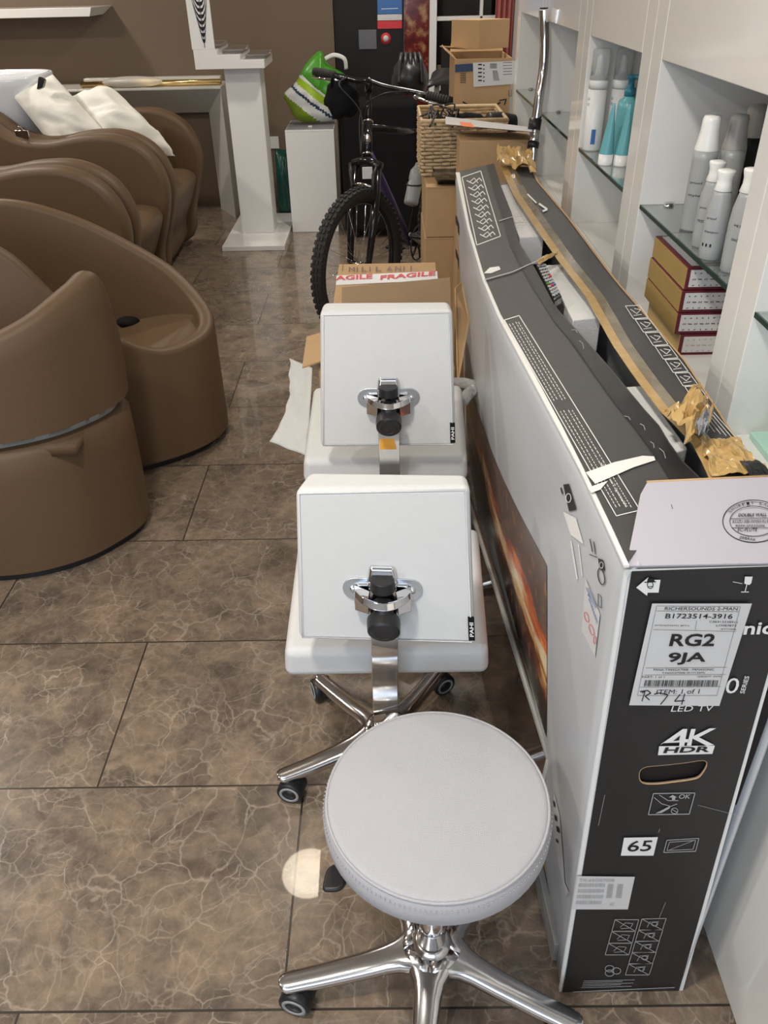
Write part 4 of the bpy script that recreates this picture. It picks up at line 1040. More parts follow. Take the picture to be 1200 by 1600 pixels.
while x < 1120:
    w_ = random.choice((.8,1.2,1.8)); d.poly([(x+2,1063),(x+2+w_,1063),(x+w_,1072.5),(x,1072.5)]); x += w_+random.choice((.8,1.1,1.6))
for (a, b) in (((1026,955),(1154,956)),((1020,975),(1150,988)) if False else ((1021,984),(1150,987)),((1009,1044),(1136,1043)),((1007,1055),(1134,1054)),((1000,1074),(1126,1073)),((1026,947),(1157,948)),((1026,947),(996,1087)),((1157,948),(1120,1087)),((996,1087),(1120,1087)),((1089,970),(1086,985))): d.line([a, b], .45)
d.line([(1003,1096),(1008,1080),(1003,1083)], 1.4); d.line([(1000,1081),(1012,1079),(1017,1083),(1008,1088),(1015,1094)], 1.6)
d.line([(1022,1085),(1030,1083),(1044,1086),(1038,1094),(1032,1101)], 1.5); d.line([(1063,1085),(1054,1096),(1070,1095)], 1.5); d.line([(1070,1084),(1065,1101)], 1.5)
d.build('label_text', 'ink_black', lb)
# serial label wrapped over the lower left edge
lb = Decal(lambda x, y: at(x, y, Y=YN-.0030)).poly([(902,1369),(992,1370),(981,1421),(893,1421)]).build('serial_label', 'label_paper', near)
d = Decal(lambda x, y: at(x, y, Y=YN-.0038)); d.text('TX-65GX700B', (905,1378), (960,1378), (906,1373.5), .01)
for r_ in range(4):
    x = 905-1.4*r_
    while x < 945-1.4*r_:
        w_ = random.choice((.7,1.1,2)); y = 1381+9*r_; d.poly([(x,y),(x+w_,y),(x+w_-1,y+5),(x-1,y+5)]); x += w_+random.choice((.5,1))
for x0 in (950,965):
    y = 1382
    while y < 1404: d.poly([(x0-(y-1382)*.15,y),(x0+9-(y-1382)*.15,y),(x0+9-(y-1382)*.15,y+.8),(x0-(y-1382)*.15,y+.8)]); y += 1.7
d.text('65', (953,1415), (959,1415), (953.5,1411)); d.build('serial_text', 'ink_grey', lb)

# prints on the long side
picP = [side_fn(858,885), side_fn(845,1100)]
sd_fn = lambda y, z: Vector((xs(y, z)-.0035, y, z))
A_, B_, C_, D_ = (1.02,.672), (.955,.34), (2.55,.10), (2.62,.29)
pm = MB(); nu, nv = 30, 8; uvs = []
def pf(u, v):
    y = lerp(lerp(B_[0],C_[0],u), lerp(A_[0],D_[0],u), v); z = lerp(lerp(B_[1],C_[1],u), lerp(A_[1],D_[1],u), v); return sd_fn(y, z)
pm.grid(pf, nu, nv); uvs = [(i/nu, j/nv) for j in range(nv+1) for i in range(nu+1)]
pm.build('fiery_picture', 'fire', sp, uv=uvs)
d = Decal(lambda x, y: side_fn(x, y, .0036))
d.poly([(884,757),(893,756),(905,796),(893,799)]); d.line([(926,842),(930,862)], 1.4); d.line([(932,846),(935,866)], 1.4); d.line([(925,866),(938,871)], 1.2)
d.poly([(939,872),(947,875),(950,892),(941,889)]); d.circle((944,901), 5, 13, 1.6, 16, rot=-.2)
d.line([(939,928),(944,932),(944,950),(939,946)], .9, True)
d.line([(880,762),(883,772)], 2)
d.build('black_symbols', 'ink_black', sp)
d = Decal(lambda x, y: side_fn(x, y, .0042)); d.circle((893,778), 4, 7, 1.2, 14); d.circle((945,883), 3, 5, .8, 10); d.build('snowman_mark', 'ink_white', sp)
d = Decal(lambda x, y: side_fn(x, y, .0036))
for k in range(5): d.poly([(884+k*4,800+k*2),(888+k*4,801+k*2),(900+k*4,838+k*3),(896+k*4,836+k*3)])
d.line([(896,845),(906,905)], 2.2); d.line([(908,850),(914,900)], 1.6); d.build('torn_label_residue', 'ink_white', sp)
lb = Decal(lambda x, y: side_fn(x, y, .0036)).poly([(919,903),(942,960),(934,1026),(913,985)]).build('courier_label', 'label_paper', sp)
d = Decal(lambda x, y: side_fn(x, y, .0046)); d.text('Panasonic', (923,930), (938,975), (926,927)); d.line([(921,918),(936,950)], .7); d.line([(924,918),(938,949)], .7)
d.build('courier_text', 'blue_ink', lb)
d = Decal(lambda x, y: side_fn(x, y, .0048)); d.circle((922,964), 3, 8, .8, 12, rot=-.3); d.circle((930,984), 3, 9, .8, 12, rot=-.3); d.circle((935,1000), 2, 6, .8, 12); d.build('courier_logo', 'red_ink', lb)
lb = Decal(lambda x, y: side_fn(x, y, .0036)).poly([(869,1237),(878,1275),(886,1380),(893,1395),(888,1400),(876,1350),(866,1290)]).build('torn_side_label', 'label_paper', sp)
d = Decal(lambda x, y: side_fn(x, y, .0046))
for a in ((868,1250,871,1262),(870,1272,874,1284),(873,1290,878,1302),(872,1310,876,1318)): d.poly([(a[0],a[1]),(a[2],a[1]+3),(a[2]+1,a[3]),(a[0]+1,a[3]-3)])
d.build('torn_side_text', 'ink_black', lb)
d = Decal(lambda x, y: side_fn(x, y, .0036))
for (y0, s) in ((335,'U'),(388,'E')): d.poly([(713,y0),(716,y0+4),(717,y0+20),(714,y0+14)]); d.poly([(716,y0+6),(719,y0+16),(719,y0+34),(717,y0+26)])
d.build('far_symbols', 'ink_black', sp)

# top: printed flaps, the gap and what is packed inside
ZTOP = .934
def topfn(z): return lambda x, y: at(x, y, Z=z)
lfl = [(718,268),(734,354),(757,433),(783,493),(836,582),(907,722),(981,876)]
lfr = [(772,256),(783,292),(800,335),(810,378),(833,415),(850,446),(867,480),(886,500),(908,525),(926,545),(950,572),(983,612),(1006,640),(1029,665),(1050,700),(1067,722),(1098,752)]
def strip(L, R_, z0, th, n=40, zr=None):
    """flap between two pixel polylines, bottom z0, thickness th; zr lets the right edge lift"""
    def samp(P, f):
        P = [at(x, y, Z=z0) for x, y in P]; y = lerp(P[0].y, P[-1].y, f)
        for a, b in zip(P, P[1:]):
            if (a.y-y)*(b.y-y) <= 1e-12: return a.lerp(b, (y-a.y)/((b.y-a.y) or 1))
        return P[-1]
    mb = MB(); vs = []
    for i in range(n+1):
        a, b = samp(L, i/n), samp(R_, i/n)
        if zr is not None: b = b+Vector((0,0,zr))
        vs += [a, b]
    mb.add(vs, [(2*i,2*i+1,2*i+3,2*i+2) for i in range(n)])
    return mb
strip([(712,270),(731,359),(754,438),(779,497),(904,730),(975,885)], [(x+8-0.004*y*0,y) for x,y in [(712,270),(731,359),(754,438),(779,497),(904,730),(975,885)]], .9325, 0).build('white_top_edge', 'box_rim', tv, solid=.003)
lf_ = strip(lfl, lfr, .934, 0); lf_o = lf_.build('left_top_flap', 'box_grey', tv, solid=.003)
# darker glossy band along the ragged inner edge
inner_l = [(760,258),(771,296),(785,340),(797,384),(812,413),(830,446),(846,470),(868,505),(888,528),(905,552),(928,585),(960,630),(985,660),(1007,690),(1030,722),(1048,752)]
strip(inner_l, [(x-1,y) for x, y in lfr], .9372, 0).build('gloss_band', 'box_print', lf_o)
DT = lambda z=.9362: Decal(topfn(z))
d = DT(); d.line([(722,277),(751,267),(782,369),(745,383)], 1.4, True)
for k in range(9): 
    x, y = 729+k*2.6, 282+k*10.5
    d.line([(x,y),(x+10,y+5),(x+20,y-4),(x+24,y+1)], 1.5); d.line([(x+4,y+3),(x+12,y-4),(x+18,y+4)], 1.1)
d.poly([(756,427),(765,418),(780,416),(782,421),(767,427)])
d.line([(788,500),(811,493),(1000,797),(963,806)], 1.4, True)
# small multilingual warning text: rows of tiny strokes running along the flap
ln = [((794,503),(965,796)),((799,502),(972,797)),((804,500),(980,795)),((808,500),(988,795))]
for (a, b) in ln:
    t_ = 0.01
    while t_ < .985:
        L_ = random.uniform(.006,.016)
        if abs(t_-.44) > .025:
            p = (lerp(a[0],b[0],t_), lerp(a[1],b[1],t_)); q = (lerp(a[0],b[0],t_+L_), lerp(a[1],b[1],t_+L_)); d.line([p, q], 1.1)
        t_ += L_+.005
d.text('Warning! Two people', (976,793), (936,724), (981,791)); d.text('Vor dem Auspacken', (985,796), (950,735), (990,794)) if False else None
d.build('flap_print', 'ink_white', lf_o)
d = DT(.9375); d.poly([(915,738),(960,722),(1004,712),(1022,713),(1024,719),(990,730),(958,744),(930,756)]); d.poly([(919,762),(932,757),(950,751),(938,765),(924,770)]); d.build('torn_white_scar', 'box_rim', lf_o)
d = DT(.9385); d.line([(757,437),(800,425),(838,408),(850,400)], 1.6); d.line([(780,345),(800,339),(815,338)], 1.3)
for a in ((1000,662,1008,672),(1016,690,1022,700),(1030,700,1040,716),(893,515,902,520),(905,532,912,545),(975,650,985,656)): d.line([(a[0],a[1]),(lerp(a[0],a[2],.5)+2,lerp(a[1],a[3],.5)-2),(a[2],a[3])], 1)
d.build('scuffs', 'ink_grey', lf_o)
# right flap with the parcel tape
tpl = [(783,259),(804,305),(846,367),(875,409),(917,463),(958,538),(992,588),(1033,642),(1060,668),(1087,697),(1112,752)]
tpr = [(815,262),(824,286),(867,359),(889,400),(935,474),(1008,584),(1056,636),(1090,668),(1112,690),(1150,722),(1200,752)]
rgt = [(830,262),(840,284),(889,342),(952,426),(969,447),(1069,563),(1119,638),(1150,688),(1166,706),(1199,747),(1210,757)]
rf = strip(tpl, rgt, .944, 0).build('right_top_flap', 'box_grey', tv, solid=.003)
tpm = [(a[0]*.45+b[0]*.55, a[1]) for a, b in zip(tpl, tpl)]
def shift(P, dx): return [(x+dx(y), y) for x, y in P]
strip(shift(tpl, lambda y: -2), shift(tpl, lambda y: 9+.013*(y-260)), .9475, 0).build('brown_tape', 'tape', rf, solid=.0012)
strip(shift(tpl, lambda y: 9+.013*(y-260)), shift(tpl, lambda y: 20+.034*(y-260)), .9468, 0).build('crinkled_clear_tape', 'tape_clear', rf, solid=.0008)
strip(shift(rgt, lambda y: -1), shift(rgt, lambda y: 2.2), .9475, 0).build('raw_card_edge', 'cardboard', rf)
d = Decal(topfn(.9485))
for k in range(7):
    x, y = 995+k*15.5, 478+k*21
    d.line([(x-18,y),(x+4,y-1),(x+18,y+18),(x-5,y+20)], 1.0, True)
    d.line([(x-10,y+5),(x,y+12),(x+6,y+6),(x-4,y+4)], .9); d.line([(x-5,y+15),(x+8,y+13)], .8)
for k in range(6): d.line([(1080+k*7,634+2*k),(1108+k*9,672+3*k)], .9)
d.line([(824,303),(838,317)], 2.2); d.line([(842,318),(855,327),(848,330)], 3)
d.text('GLASS', (1124,690), (1164,694), (1119,684), .03)
d.build('flap_symbols', 'ink_white', rf)
# loose tape: far curl, middle strand, near crumple
fk = MB()
def crumple(pxs, z, amp, seed, name, n=14):
    P = [at(x, y, Z=z) for x, y in pxs]; a, b, c2, d2 = P; mb = MB()
    def fn(u, v):
        p = (a*(1-u)+b*u)*(1-v)+(d2*(1-u)+c2*u)*v
        h = noise.noise(Vector((u*4+seed, v*4, seed)))*amp*1.6+abs(noise.noise(Vector((u*9, v*9+seed, 1))))*amp*1.2
        edge = .3*noise.noise(Vector((u*6+seed, v*6, 3)))*amp*2
        return p+Vector((edge, edge, h+amp*.6))
    mb.grid(fn, n, n, False); return mb
crumple([(775,238),(830,246),(838,275),(780,262)], .95, .018, 2, 'c').build('curled_tape', 'tape', rf, solid=.001)
crumple([(1030,655),(1100,632),(1108,668),(1078,700)], .955, .020, 7, 'c').build('crumpled_tape', 'tape', rf, solid=.001)
crumple([(1085,668),(1106,652),(1104,680),(1090,688)], .975, .012, 3, 'c', 8).build('grey_tape_scrap', 'foam_grey', rf, solid=.001)
crumple([(838,410),(868,394),(872,398),(842,416)], .945, .004, 5, 'c', 6).build('tape_strand', 'tape', rf, solid=.001)
crumple([(1092,690),(1150,690),(1200,742),(1112,748)], .950, .006, 9, 'c').build('lower_tape', 'tape', rf, solid=.0008)
crumple([(1155,722),(1185,722),(1215,752),(1180,756)], .957, .003, 1, 'c', 6).build('black_tape_patch', 'box_print', rf, solid=.0008)
# lifted end flap at the near end
e0, e1 = at(977,888,Y=YN), at(1256,882,Y=YN)
g0, g1 = at(1010,757,Z=.962), at(1262,745,Z=.962); ga = at(1000,775,Z=.958)
fl = MB().prism([e0, e1, g1, g0, ga], (0,-.001,.004)).build('end_flap', 'flap_lilac', tv, bevel=.0012)
fpl_n = (e1-e0).cross(g0-e0).normalized()
def flapfn(x, y):
    d_ = (at(x, y, Y=3)-CAM).normalized(); t = (e0-CAM).dot(fpl_n)/d_.dot(fpl_n)
    return CAM+d_*t+Vector((0,-.0016,.0052))
MB().tube([g0+Vector((0,0,.003)), g1+Vector((0,0,.003))], .0022, 6).build('flute_edge', 'cardboard', fl)
d = Decal(flapfn)
d.circle((1175,819), 48, 33, 1.3, 48); d.circle((1175,819), 37, 23.5, 1.0, 48)
d.text('DOUBLE WALL', (1151,812), (1195,811), (1152,807), .02)
d.text('KOZU 500-WHSG-KLSTR', (1142,822), (1204,821), (1143,817)); d.text('9099-SP225006', (1146,828), (1192,827.5), (1147,824.5)); d.text('EC-FLUTE', (1150,835), (1180,834.5), (1151,830)); d.line([(1139,815),(1212,814)], .8); d.line([(1141,829.5),(1210,829)], .8)
for i, ch in enumerate('SMURFIT KAPPA'):
    if ch == ' ': continue
    a = math.radians(212+i*9.2); cx, cy = 1175+42.5*math.cos(a), 819+28.5*math.sin(a); tx, ty = -math.sin(a)*2.4, math.cos(a)*1.6
    d.text(ch, (cx-tx+math.cos(a)*-2, cy-ty-math.sin(a)*2), (cx+tx+math.cos(a)*-2, cy+ty-math.sin(a)*2), (cx-tx+math.cos(a)*2.6, cy-ty+math.sin(a)*2.2))
d.text('ZEBRAK', (1152,846), (1178,850), (1153,842)); d.line([(1047,793),(1049,800)], 1)
d.build('board_stamp', 'ink_black', fl)
# contents
def inner_block(pxs, z, h, name, m, label, cat, group=None):
    P = [at(x, y, Z=z) for x, y in pxs]
    o = MB().prism([p-Vector((0,0,h)) for p in P], (0,0,h)).build(name, m, bevel=.003)
    return tag(o, label, cat, group)
inner_block([(776,290),(800,286),(850,368),(812,371)], .918, .07, 'foam_block', 'foam', 'white polystyrene block inside the carton, farthest of three', 'packing foam', 'polystyrene packing blocks')
inner_block([(853,414),(882,412),(940,495),(895,500)], .918, .07, 'foam_block', 'foam', 'white polystyrene block inside the carton beside the remote control', 'packing foam', 'polystyrene packing blocks')
inner_block([(975,604),(1004,602),(1075,700),(1040,712)], .918, .07, 'foam_block', 'foam', 'white polystyrene block inside the carton, nearest of three', 'packing foam', 'polystyrene packing blocks')
x0, x1 = .330, .362
tag(MB().box((x0,.80,.04),(x1,2.55,.835)).build('television', 'foam_grey', bevel=.004), 'grey wrapped television edge standing inside the long carton', 'television')
rm = [(837,412),(852,410),(878,462),(866,470)]; P = [at(x, y, Z=.940) for x, y in rm]
ro = empty('remote_control', P[0].lerp(P[2],.5), 'black remote control with coloured buttons lying in the carton opening', 'remote control')
MB().prism([p-Vector((0,0,.018)) for p in P], (0,0,.018)).build('remote_body', 'black_gloss', ro, bevel=.003)
for r_ in range(11):
    for c2 in range(3):
        q = quad(rm[0], rm[1], rm[2], rm[3], .2+.3*c2, .08+.08*r_); p = at(*q, Z=.941)
        m = 'red_ink' if (r_, c2) in ((4,2),(7,1)) else 'bag_green' if (r_, c2) == (6,0) else 'blue_ink' if (r_,c2) == (7,2) else 'ink_grey'
        MB().box(p-Vector((.0028,.0035,0)), p+Vector((.0028,.0035,.0022))).build('button', m, ro)

# flat things lying between the chairs and the carton
fr = empty('framed_panel', (.21, 1.2, 0), 'dark glossy framed panel leaning on the carton, silver top rail', 'picture frame')
def pair(x0p, x1p, z): return at(*x0p, Z=z), at(*x1p, Z=z)
fa, fb = at(857,1187,Z=.30), at(752,850,Z=.30)
dirn = (fb-fa).normalized(); fb = fa+dirn*1.15
ga_, gb_ = at(846,1440,Z=.02), at(775,1040,Z=.02); 
ga_ = Vector((fa.x-.012, fa.y+.01, .012)); gb_ = Vector((fb.x-.014, fb.y, .012))
MB().hexa([ga_, gb_, gb_+Vector((.012,0,0)), ga_+Vector((.012,0,0)), fa, fb, fb+Vector((.012,0,0)), fa+Vector((.012,0,0))]).build('dark_glass', 'photo_brown', fr)
MB().tube([fa+Vector((.002,0,0)), fb+Vector((.002,0,0))], .006, 8).build('top_rail', 'silver_frame', fr)
MB().tube([fa, ga_], .005, 8).build('end_rail', 'silver_frame', fr)
bs_ = empty('flat_carton', (.23, 1.3, 0), 'long low flat-pack carton in silver wrap on the floor beside the television carton', 'carton')
p0, p1 = at(862,1502,Z=0), at(770,1080,Z=0); dv = (p1-p0).normalized(); p1 = p0+dv*1.15; nx = Vector((dv.y,-dv.x,0))
MB().hexa([p0, p0+nx*.012, p1+nx*.012, p1, p0+Vector((0,0,.055)), p0+nx*.012+Vector((0,0,.055)), p1+nx*.012+Vector((0,0,.055)), p1+Vector((0,0,.055))]).build('silver_edge', 'silver_frame', bs_, bevel=.002)
q0, q1 = p0+nx*.013, p1+nx*.013
MB().hexa([q0, q0+nx*.012, q1+nx*.012, q1, q0+Vector((0,0,.085)), q0+nx*.012+Vector((0,0,.085)), q1+nx*.012+Vector((0,0,.085)), q1+Vector((0,0,.085))]).build('card_core', 'cardboard', bs_)

# ================================================================ CARTONS AND CLUTTER BEHIND
def open_carton(x0, x1, y0, y1, z0, z1, root, th=.004, name='carton_walls'):
    m = MB(); m.box((x0,y0,z0),(x1,y0+th,z1)); m.box((x0,y1-th,z0),(x1,y1,z1)); m.box((x0,y0+th,z0),(x0+th,y1-th,z1)); m.box((x1-th,y0+th,z0),(x1,y1-th,z1)); m.box((x0+th,y0+th,z0),(x1-th,y1-th,z0+th))
    return m.build(name, 'cardboard', root)
def flap(root, pts, th=.004, name='flap', m='cardboard'):
    P = [Vector(p) for p in pts]; nn = (P[1]-P[0]).cross(P[2]-P[0]).normalized()
    return MB().prism(P, nn*th).build(name, m, root)
fc = empty('fragile_carton', (0, 2.35, 0), 'open cardboard carton with red FRAGILE tape behind the farther white chair', 'carton')
open_carton(-.20,.185,2.12,2.62,0,.52, fc)
# far flap folded inward: top strip with handwriting, tape along its lower part
a, b, c2, d2 = at(530,413,Y=2.63), at(680,410,Y=2.63), at(683,452,Y=2.50), at(524,452,Y=2.50)
ff = flap(fc, [a, b, c2, d2], name='far_flap')
fnn = (b-a).cross(c2-a).normalized()
if fnn.y > 0: fnn = -fnn
def ffn(e):
    def f(x, y):
        d_ = (at(x, y, Y=3)-CAM).normalized(); t = (a-CAM).dot(fnn)/d_.dot(fnn); return CAM+d_*t+fnn*e
    return f
# both sides so that print sits outside whichever side the card grew to
off_ = .006
d = Decal(ffn(off_)); d.poly([(526,433),(683,426),(684,440),(525,448)]); d.build('tape_band', 'label_paper', ff)
d = Decal(ffn(off_+.0012)); d.text('AGILE', (524,441), (582,438), (524.5,434), .03); d.text('FRAGILE', (594,440), (680,433), (595,433), .03); d.build('red_lettering', 'red_ink', ff)
d = Decal(ffn(off_+.001)); 
for tx, x0_ in (('M',545),('I',557),('L',565),('I',577),('L',587),('A',604),('N',617),('I',630),('I',641)):
    d.text(tx, (x0_,427-.02*(x0_-545)), (x0_+(9 if tx in 'MANL' else 1.6),427-.02*(x0_-545)), (x0_+.5,420-.02*(x0_-545)))
d.line([(536,415),(535,426)], 1); d.build('handwriting', 'plum_ink', ff)
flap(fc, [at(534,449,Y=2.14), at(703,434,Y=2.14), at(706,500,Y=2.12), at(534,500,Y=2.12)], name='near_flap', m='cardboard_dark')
flap(fc, [at(524,452,Y=2.45), at(536,449,Y=2.45), at(536,480,Y=2.2), at(520,480,Y=2.2)], name='inner_flap')
flap(fc, [at(479,526,Y=2.30), at(512,516,Y=2.30), at(512,560,Y=2.12), at(472,574,Y=2.12)], name='left_flap')
flap(fc, [at(712,450,Y=2.3), at(722,440,Y=2.35), at(734,500,Y=2.25), at(716,600,Y=2.1)], name='right_flap')
tb = empty('plastic_tub', (.17, 2.0, 0), 'clear plastic tub showing at right of the farther white chair', 'tub')
m_ = MB(); c_ = at(712,618,Y=2.02); m_.tube(crom([(c_.x-.30,2.0,c_.z),(c_.x-.02,1.98,c_.z),(c_.x+.03,2.02,c_.z),(c_.x+.03,2.1,c_.z),(c_.x-.30,2.1,c_.z)],4,True), .016, 8, True); m_.build('rim', 'clear_plastic', tb)
m_ = MB(); m_.hexa([(c_.x-.27,2.0,0),(c_.x+.0,2.0,0),(c_.x+.0,2.08,0),(c_.x-.27,2.08,0),(c_.x-.29,1.995,c_.z),(c_.x+.02,1.995,c_.z),(c_.x+.02,2.10,c_.z),(c_.x-.29,2.10,c_.z)]); m_.build('tub_body', 'clear_plastic', tb, bevel=.01)
ps = MB()
TL_, TR_, BR_, BL_ = at(452,560,Y=2.40), at(488,575,Y=2.36), at(478,712,Y=2.06), at(421,690,Y=2.16)
def psf(u, v):
    p = (TL_*(1-u)+TR_*u)*(1-v)+(BL_*(1-u)+BR_*u)*v
    k = math.sin(v*PI); p = p+Vector((.022*k*(1-u), 0, -.02*k)); return p+Vector((0,-1,.4))*(noise.noise(Vector((u*3,v*4,1)))*.012)+Vector((noise.noise(Vector((v*9,0,u)))*.008*(1-u),0,0))
ps.grid(psf, 14, 24); tag(ps.build('packing_sheet', 'paper_sheet', solid=.002), 'white foam packing sheet hanging from the open carton to the left', 'packing sheet')

# stack right of the bicycle
def carton(a, b, label, tape=None, group='plain cardboard boxes', cat='box'):
    r = empty('cardboard_box', ((a[0]+b[0])/2,(a[1]+b[1])/2,a[2]), label, cat, group)
    MB().box(a, b).build('box_body', 'cardboard', r, bevel=.003)
    xm = (a[0]+b[0])/2
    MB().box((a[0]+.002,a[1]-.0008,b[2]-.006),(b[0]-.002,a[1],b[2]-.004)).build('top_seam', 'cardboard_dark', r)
    return r
p = at(663,372,Y=3.25); q = at(666,292,Y=3.25); ql = at(655,262,Z=q.z); X0 = q.x; 
carton((X0-.003,3.25,0),(.50,3.66,.245), 'plain cardboard box at the bottom of the stack beside the bicycle')
carton((X0-.003,3.25,.247),(.50,3.66,p.z), 'plain cardboard box in the middle of the stack beside the bicycle')
zt2 = q.z
bx = carton((X0,3.25,p.z+.002),(.50,3.66,zt2), 'plain cardboard box directly under the wicker basket and black tray')
tag(MB().hexa([at(683,288,Z=zt2+.001),at(722,286,Z=zt2+.001),at(722,266,Z=zt2+.001),at(676,266,Z=zt2+.001),at(681,281,Z=zt2+.03),at(722,281,Z=zt2+.03),at(722,262,Z=zt2+.03),at(674,262,Z=zt2+.03)]).build('black_tray', 'black_gloss', bevel=.004), 'glossy black tray lying on the box under the basket', 'tray')
# wicker basket
wk = empty('wicker_basket', (.30, 3.6, zt2), 'woven wicker basket full of black cables on the box stack', 'basket')
ba = at(657,262,Y=3.42); bt = at(656,190,Y=3.42); bx0, bx1 = ba.x+.004, .47; by0, by1 = 3.42, 3.80; bz0, bz1 = zt2+.003, bt.z
wv = MB(); rows = 15
for r_ in range(rows):
    z = lerp(bz0+.006, bz1-.012, r_/(rows-1)); P = []
    per = [(bx0,by0),(bx1,by0),(bx1,by1),(bx0,by1)]
    for k in range(4):
        (xa, ya), (xb_, yb_) = per[k], per[(k+1)%4]; n = 24
        for i in range(n):
            t = i/n; of = .004*math.sin(t*n*PI/2+(r_%2)*PI); nx_, ny_ = (yb_-ya), -(xb_-xa); l = math.hypot(nx_, ny_)
            fl_ = 1+.03*(z-bz0)
            P.append((lerp(xa,xb_,t)+nx_/l*of, lerp(ya,yb_,t)+ny_/l*of, z+.0015*math.sin(t*9+r_)))
    wv.tube(P, .0052, 6, True, flat=(1.15,.7))
wv.build('weave', 'wicker', wk)
MB().tube([(bx0,by0,bz1),(bx1,by0,bz1),(bx1,by1,bz1),(bx0,by1,bz1)], .008, 8, True).build('basket_rim', 'wicker', wk)
us = MB()
for k in range(10): us.cyl((lerp(bx0+.01,bx1-.01,k/9),by0,bz0),(lerp(bx0+.01,bx1-.01,k/9),by0,bz1),.003,n=6)
for k in range(10): us.cyl((bx0,lerp(by0+.01,by1-.01,k/9),bz0),(bx0,lerp(by0+.01,by1-.01,k/9),bz1),.003,n=6)
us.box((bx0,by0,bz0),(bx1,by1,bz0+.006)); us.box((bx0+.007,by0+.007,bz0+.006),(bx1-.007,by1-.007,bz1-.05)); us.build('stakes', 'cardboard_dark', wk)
# flap box in front of the basket
fx0 = at(714,208,Y=3.24); fx1 = at(828,206,Y=3.24)
fbx = empty('cardboard_sheet_box', ((fx0.x+fx1.x)/2, 3.2, 0), 'tall plain cardboard box standing behind the far end of the television carton', 'box')
MB().box((fx0.x,3.08,0),(fx1.x-.012,3.24,fx0.z)).build('box_body', 'cardboard', fbx, bevel=.003)
tg_ = at(714,200,Y=3.3)
gl = MB(); gl.hexa([at(696,196,Z=bz1+.006),at(832,207,Z=bz1+.006),at(832,200,Z=bz1+.006),at(696,184,Z=bz1+.006),at(696,194,Z=bz1+.03),at(832,206,Z=bz1+.03),at(832,199,Z=bz1+.03),at(696,182,Z=bz1+.03)])
g_ = empty('flat_white_box', at(760,200,Z=bz1), 'flat white box with orange print on top of the basket', 'box')
gl.build('box_body', 'label_paper', g_, bevel=.002)
d = Decal(topfn(bz1+.0315)); d.poly([(718,190),(736,192),(742,199),(722,197)]); d.build('orange_print', 'orange_ink', g_)
# cables, shoe-like bags and a ribbed hose in the basket
random.seed(5)
zc = bz1-.01
for k in range(7):
    P = [at(666+k*7+random.uniform(-3,3), 200-random.uniform(0,8), Z=zc+.0)]
    for j in range(5): P.append(at(664+k*8+random.uniform(-10,14), 190-random.uniform(-8,26), Y=3.52+random.uniform(-.05,.08)))
    tag(MB().tube(crom(P, 6), .0035, 6).build('cable', 'black_plastic'), 'thin black cable in the wicker basket, '+['leftmost loop by the handle rim','second loop from the left','loop over the power adapters','middle loop','loop behind the white box','second loop from the right','rightmost loop near the dark bundle'][k], 'cable', 'black cables in the basket')
for (x, y, s, wh) in ((687,192,.022,'largest, in the middle'),(676,196,.016,'smallest, at the left'),(700,190,.02,'right one, by the dark bundle')):
    tag(MB().sphere(at(x, y, Y=3.5), s, 12, (1,1,1.3)).build('power_adapter', 'black_plastic'), 'black power adapter among the cables in the basket, '+wh, 'power adapter', 'adapters in the basket')
sh = MB(); sh.tube(crom([at(700,192,Y=3.56),at(716,190,Y=3.58),at(740,192,Y=3.58),at(757,196,Y=3.56)],5), [.012]+[.03]*6+[.036]*6+[.03]*3, 12); tag(sh.build('dark_bundle', 'black_cloth'), 'dark cloth bundle on the wicker basket', 'bundle')
rb = MB(); c0 = at(782,194,Y=3.56); rp = []
for k in range(13): rp += [(.046-.001*abs(k-6), -.055+k*.009), (.039, -.0505+k*.009)]
rb.lathe([(0,-.06)]+rp+[(0,.062)], c0, 24, (1,.25,-.12)); tag(rb.build('ribbed_roller', 'black_plastic'), 'black ribbed roller lying at right of the basket', 'roller')
# parcel behind with label and arrow print
ax0, ax1 = at(711,100,Y=3.86).x, .535; az0, az1 = at(711,196,Y=3.86).z, at(711,84,Y=3.86).z
tag(MB().box((ax0+.05,3.87,0),(ax1,4.15,az0-.004)).build('support_box', 'cardboard', bevel=.003), 'cardboard box under the labelled parcel, hidden behind the basket', 'box')
am = empty('parcel', ((ax0+ax1)/2, 4.0, az0), 'open cardboard parcel with white address label and curved arrow print', 'parcel')
open_carton(ax0, ax1, 3.86, 4.18, az0, az1-.02, am, name='parcel_walls')
YP = 3.855; fpz = lambda e: (lambda x, y: at(x, y, Y=YP-e))
flap(am, [(ax0,4.18,az1-.02),(ax1,4.18,az1-.02),(ax1-.01,4.22,az1+.035),(ax0+.01,4.22,az1+.035)], name='rear_flap')
flap(am, [(ax0,3.87,az1-.02),(ax0,4.17,az1-.02),(ax0-.04,4.15,az1+.01),(ax0-.04,3.9,az1+.01)], name='left_flap')
d = Decal(fpz(.002)); d.poly([(739,98),(806,95),(805,131),(740,136)]); lbl = d.build('address_label', 'label_paper', am)
d = Decal(fpz(.002)); d.poly([(711,101),(739,99),(739,111),(711,113)]); d.build('blue_tape', 'navy', am)
d = Decal(fpz(.003)); 
for k in range(5): d.line([(747+k*0,101+k*6.2),(753,100.8+k*6.2)], 2.2); d.line([(755,102+k*6.2),(757,101.8+k*6.2)], 2.2)
for k in range(10): d.line([(766+k*1.1,99),(766+k*1.1,107)], .5)
for k in range(6): d.line([(770+k*1.3,110),(772+k*1.6,126)], .6)
for k in range(5): d.line([(786,98+k*4.6),(800,97.4+k*4.6)], .7)
for k in range(6): d.line([(719,115+k*2.8),(728,114.6+k*2.8)], 1)
d.build('label_print', 'ink_black', lbl)
d = Decal(fpz(.002)); arc = [(723,159),(733,165),(745,169),(758,169),(771,166),(782,160)]
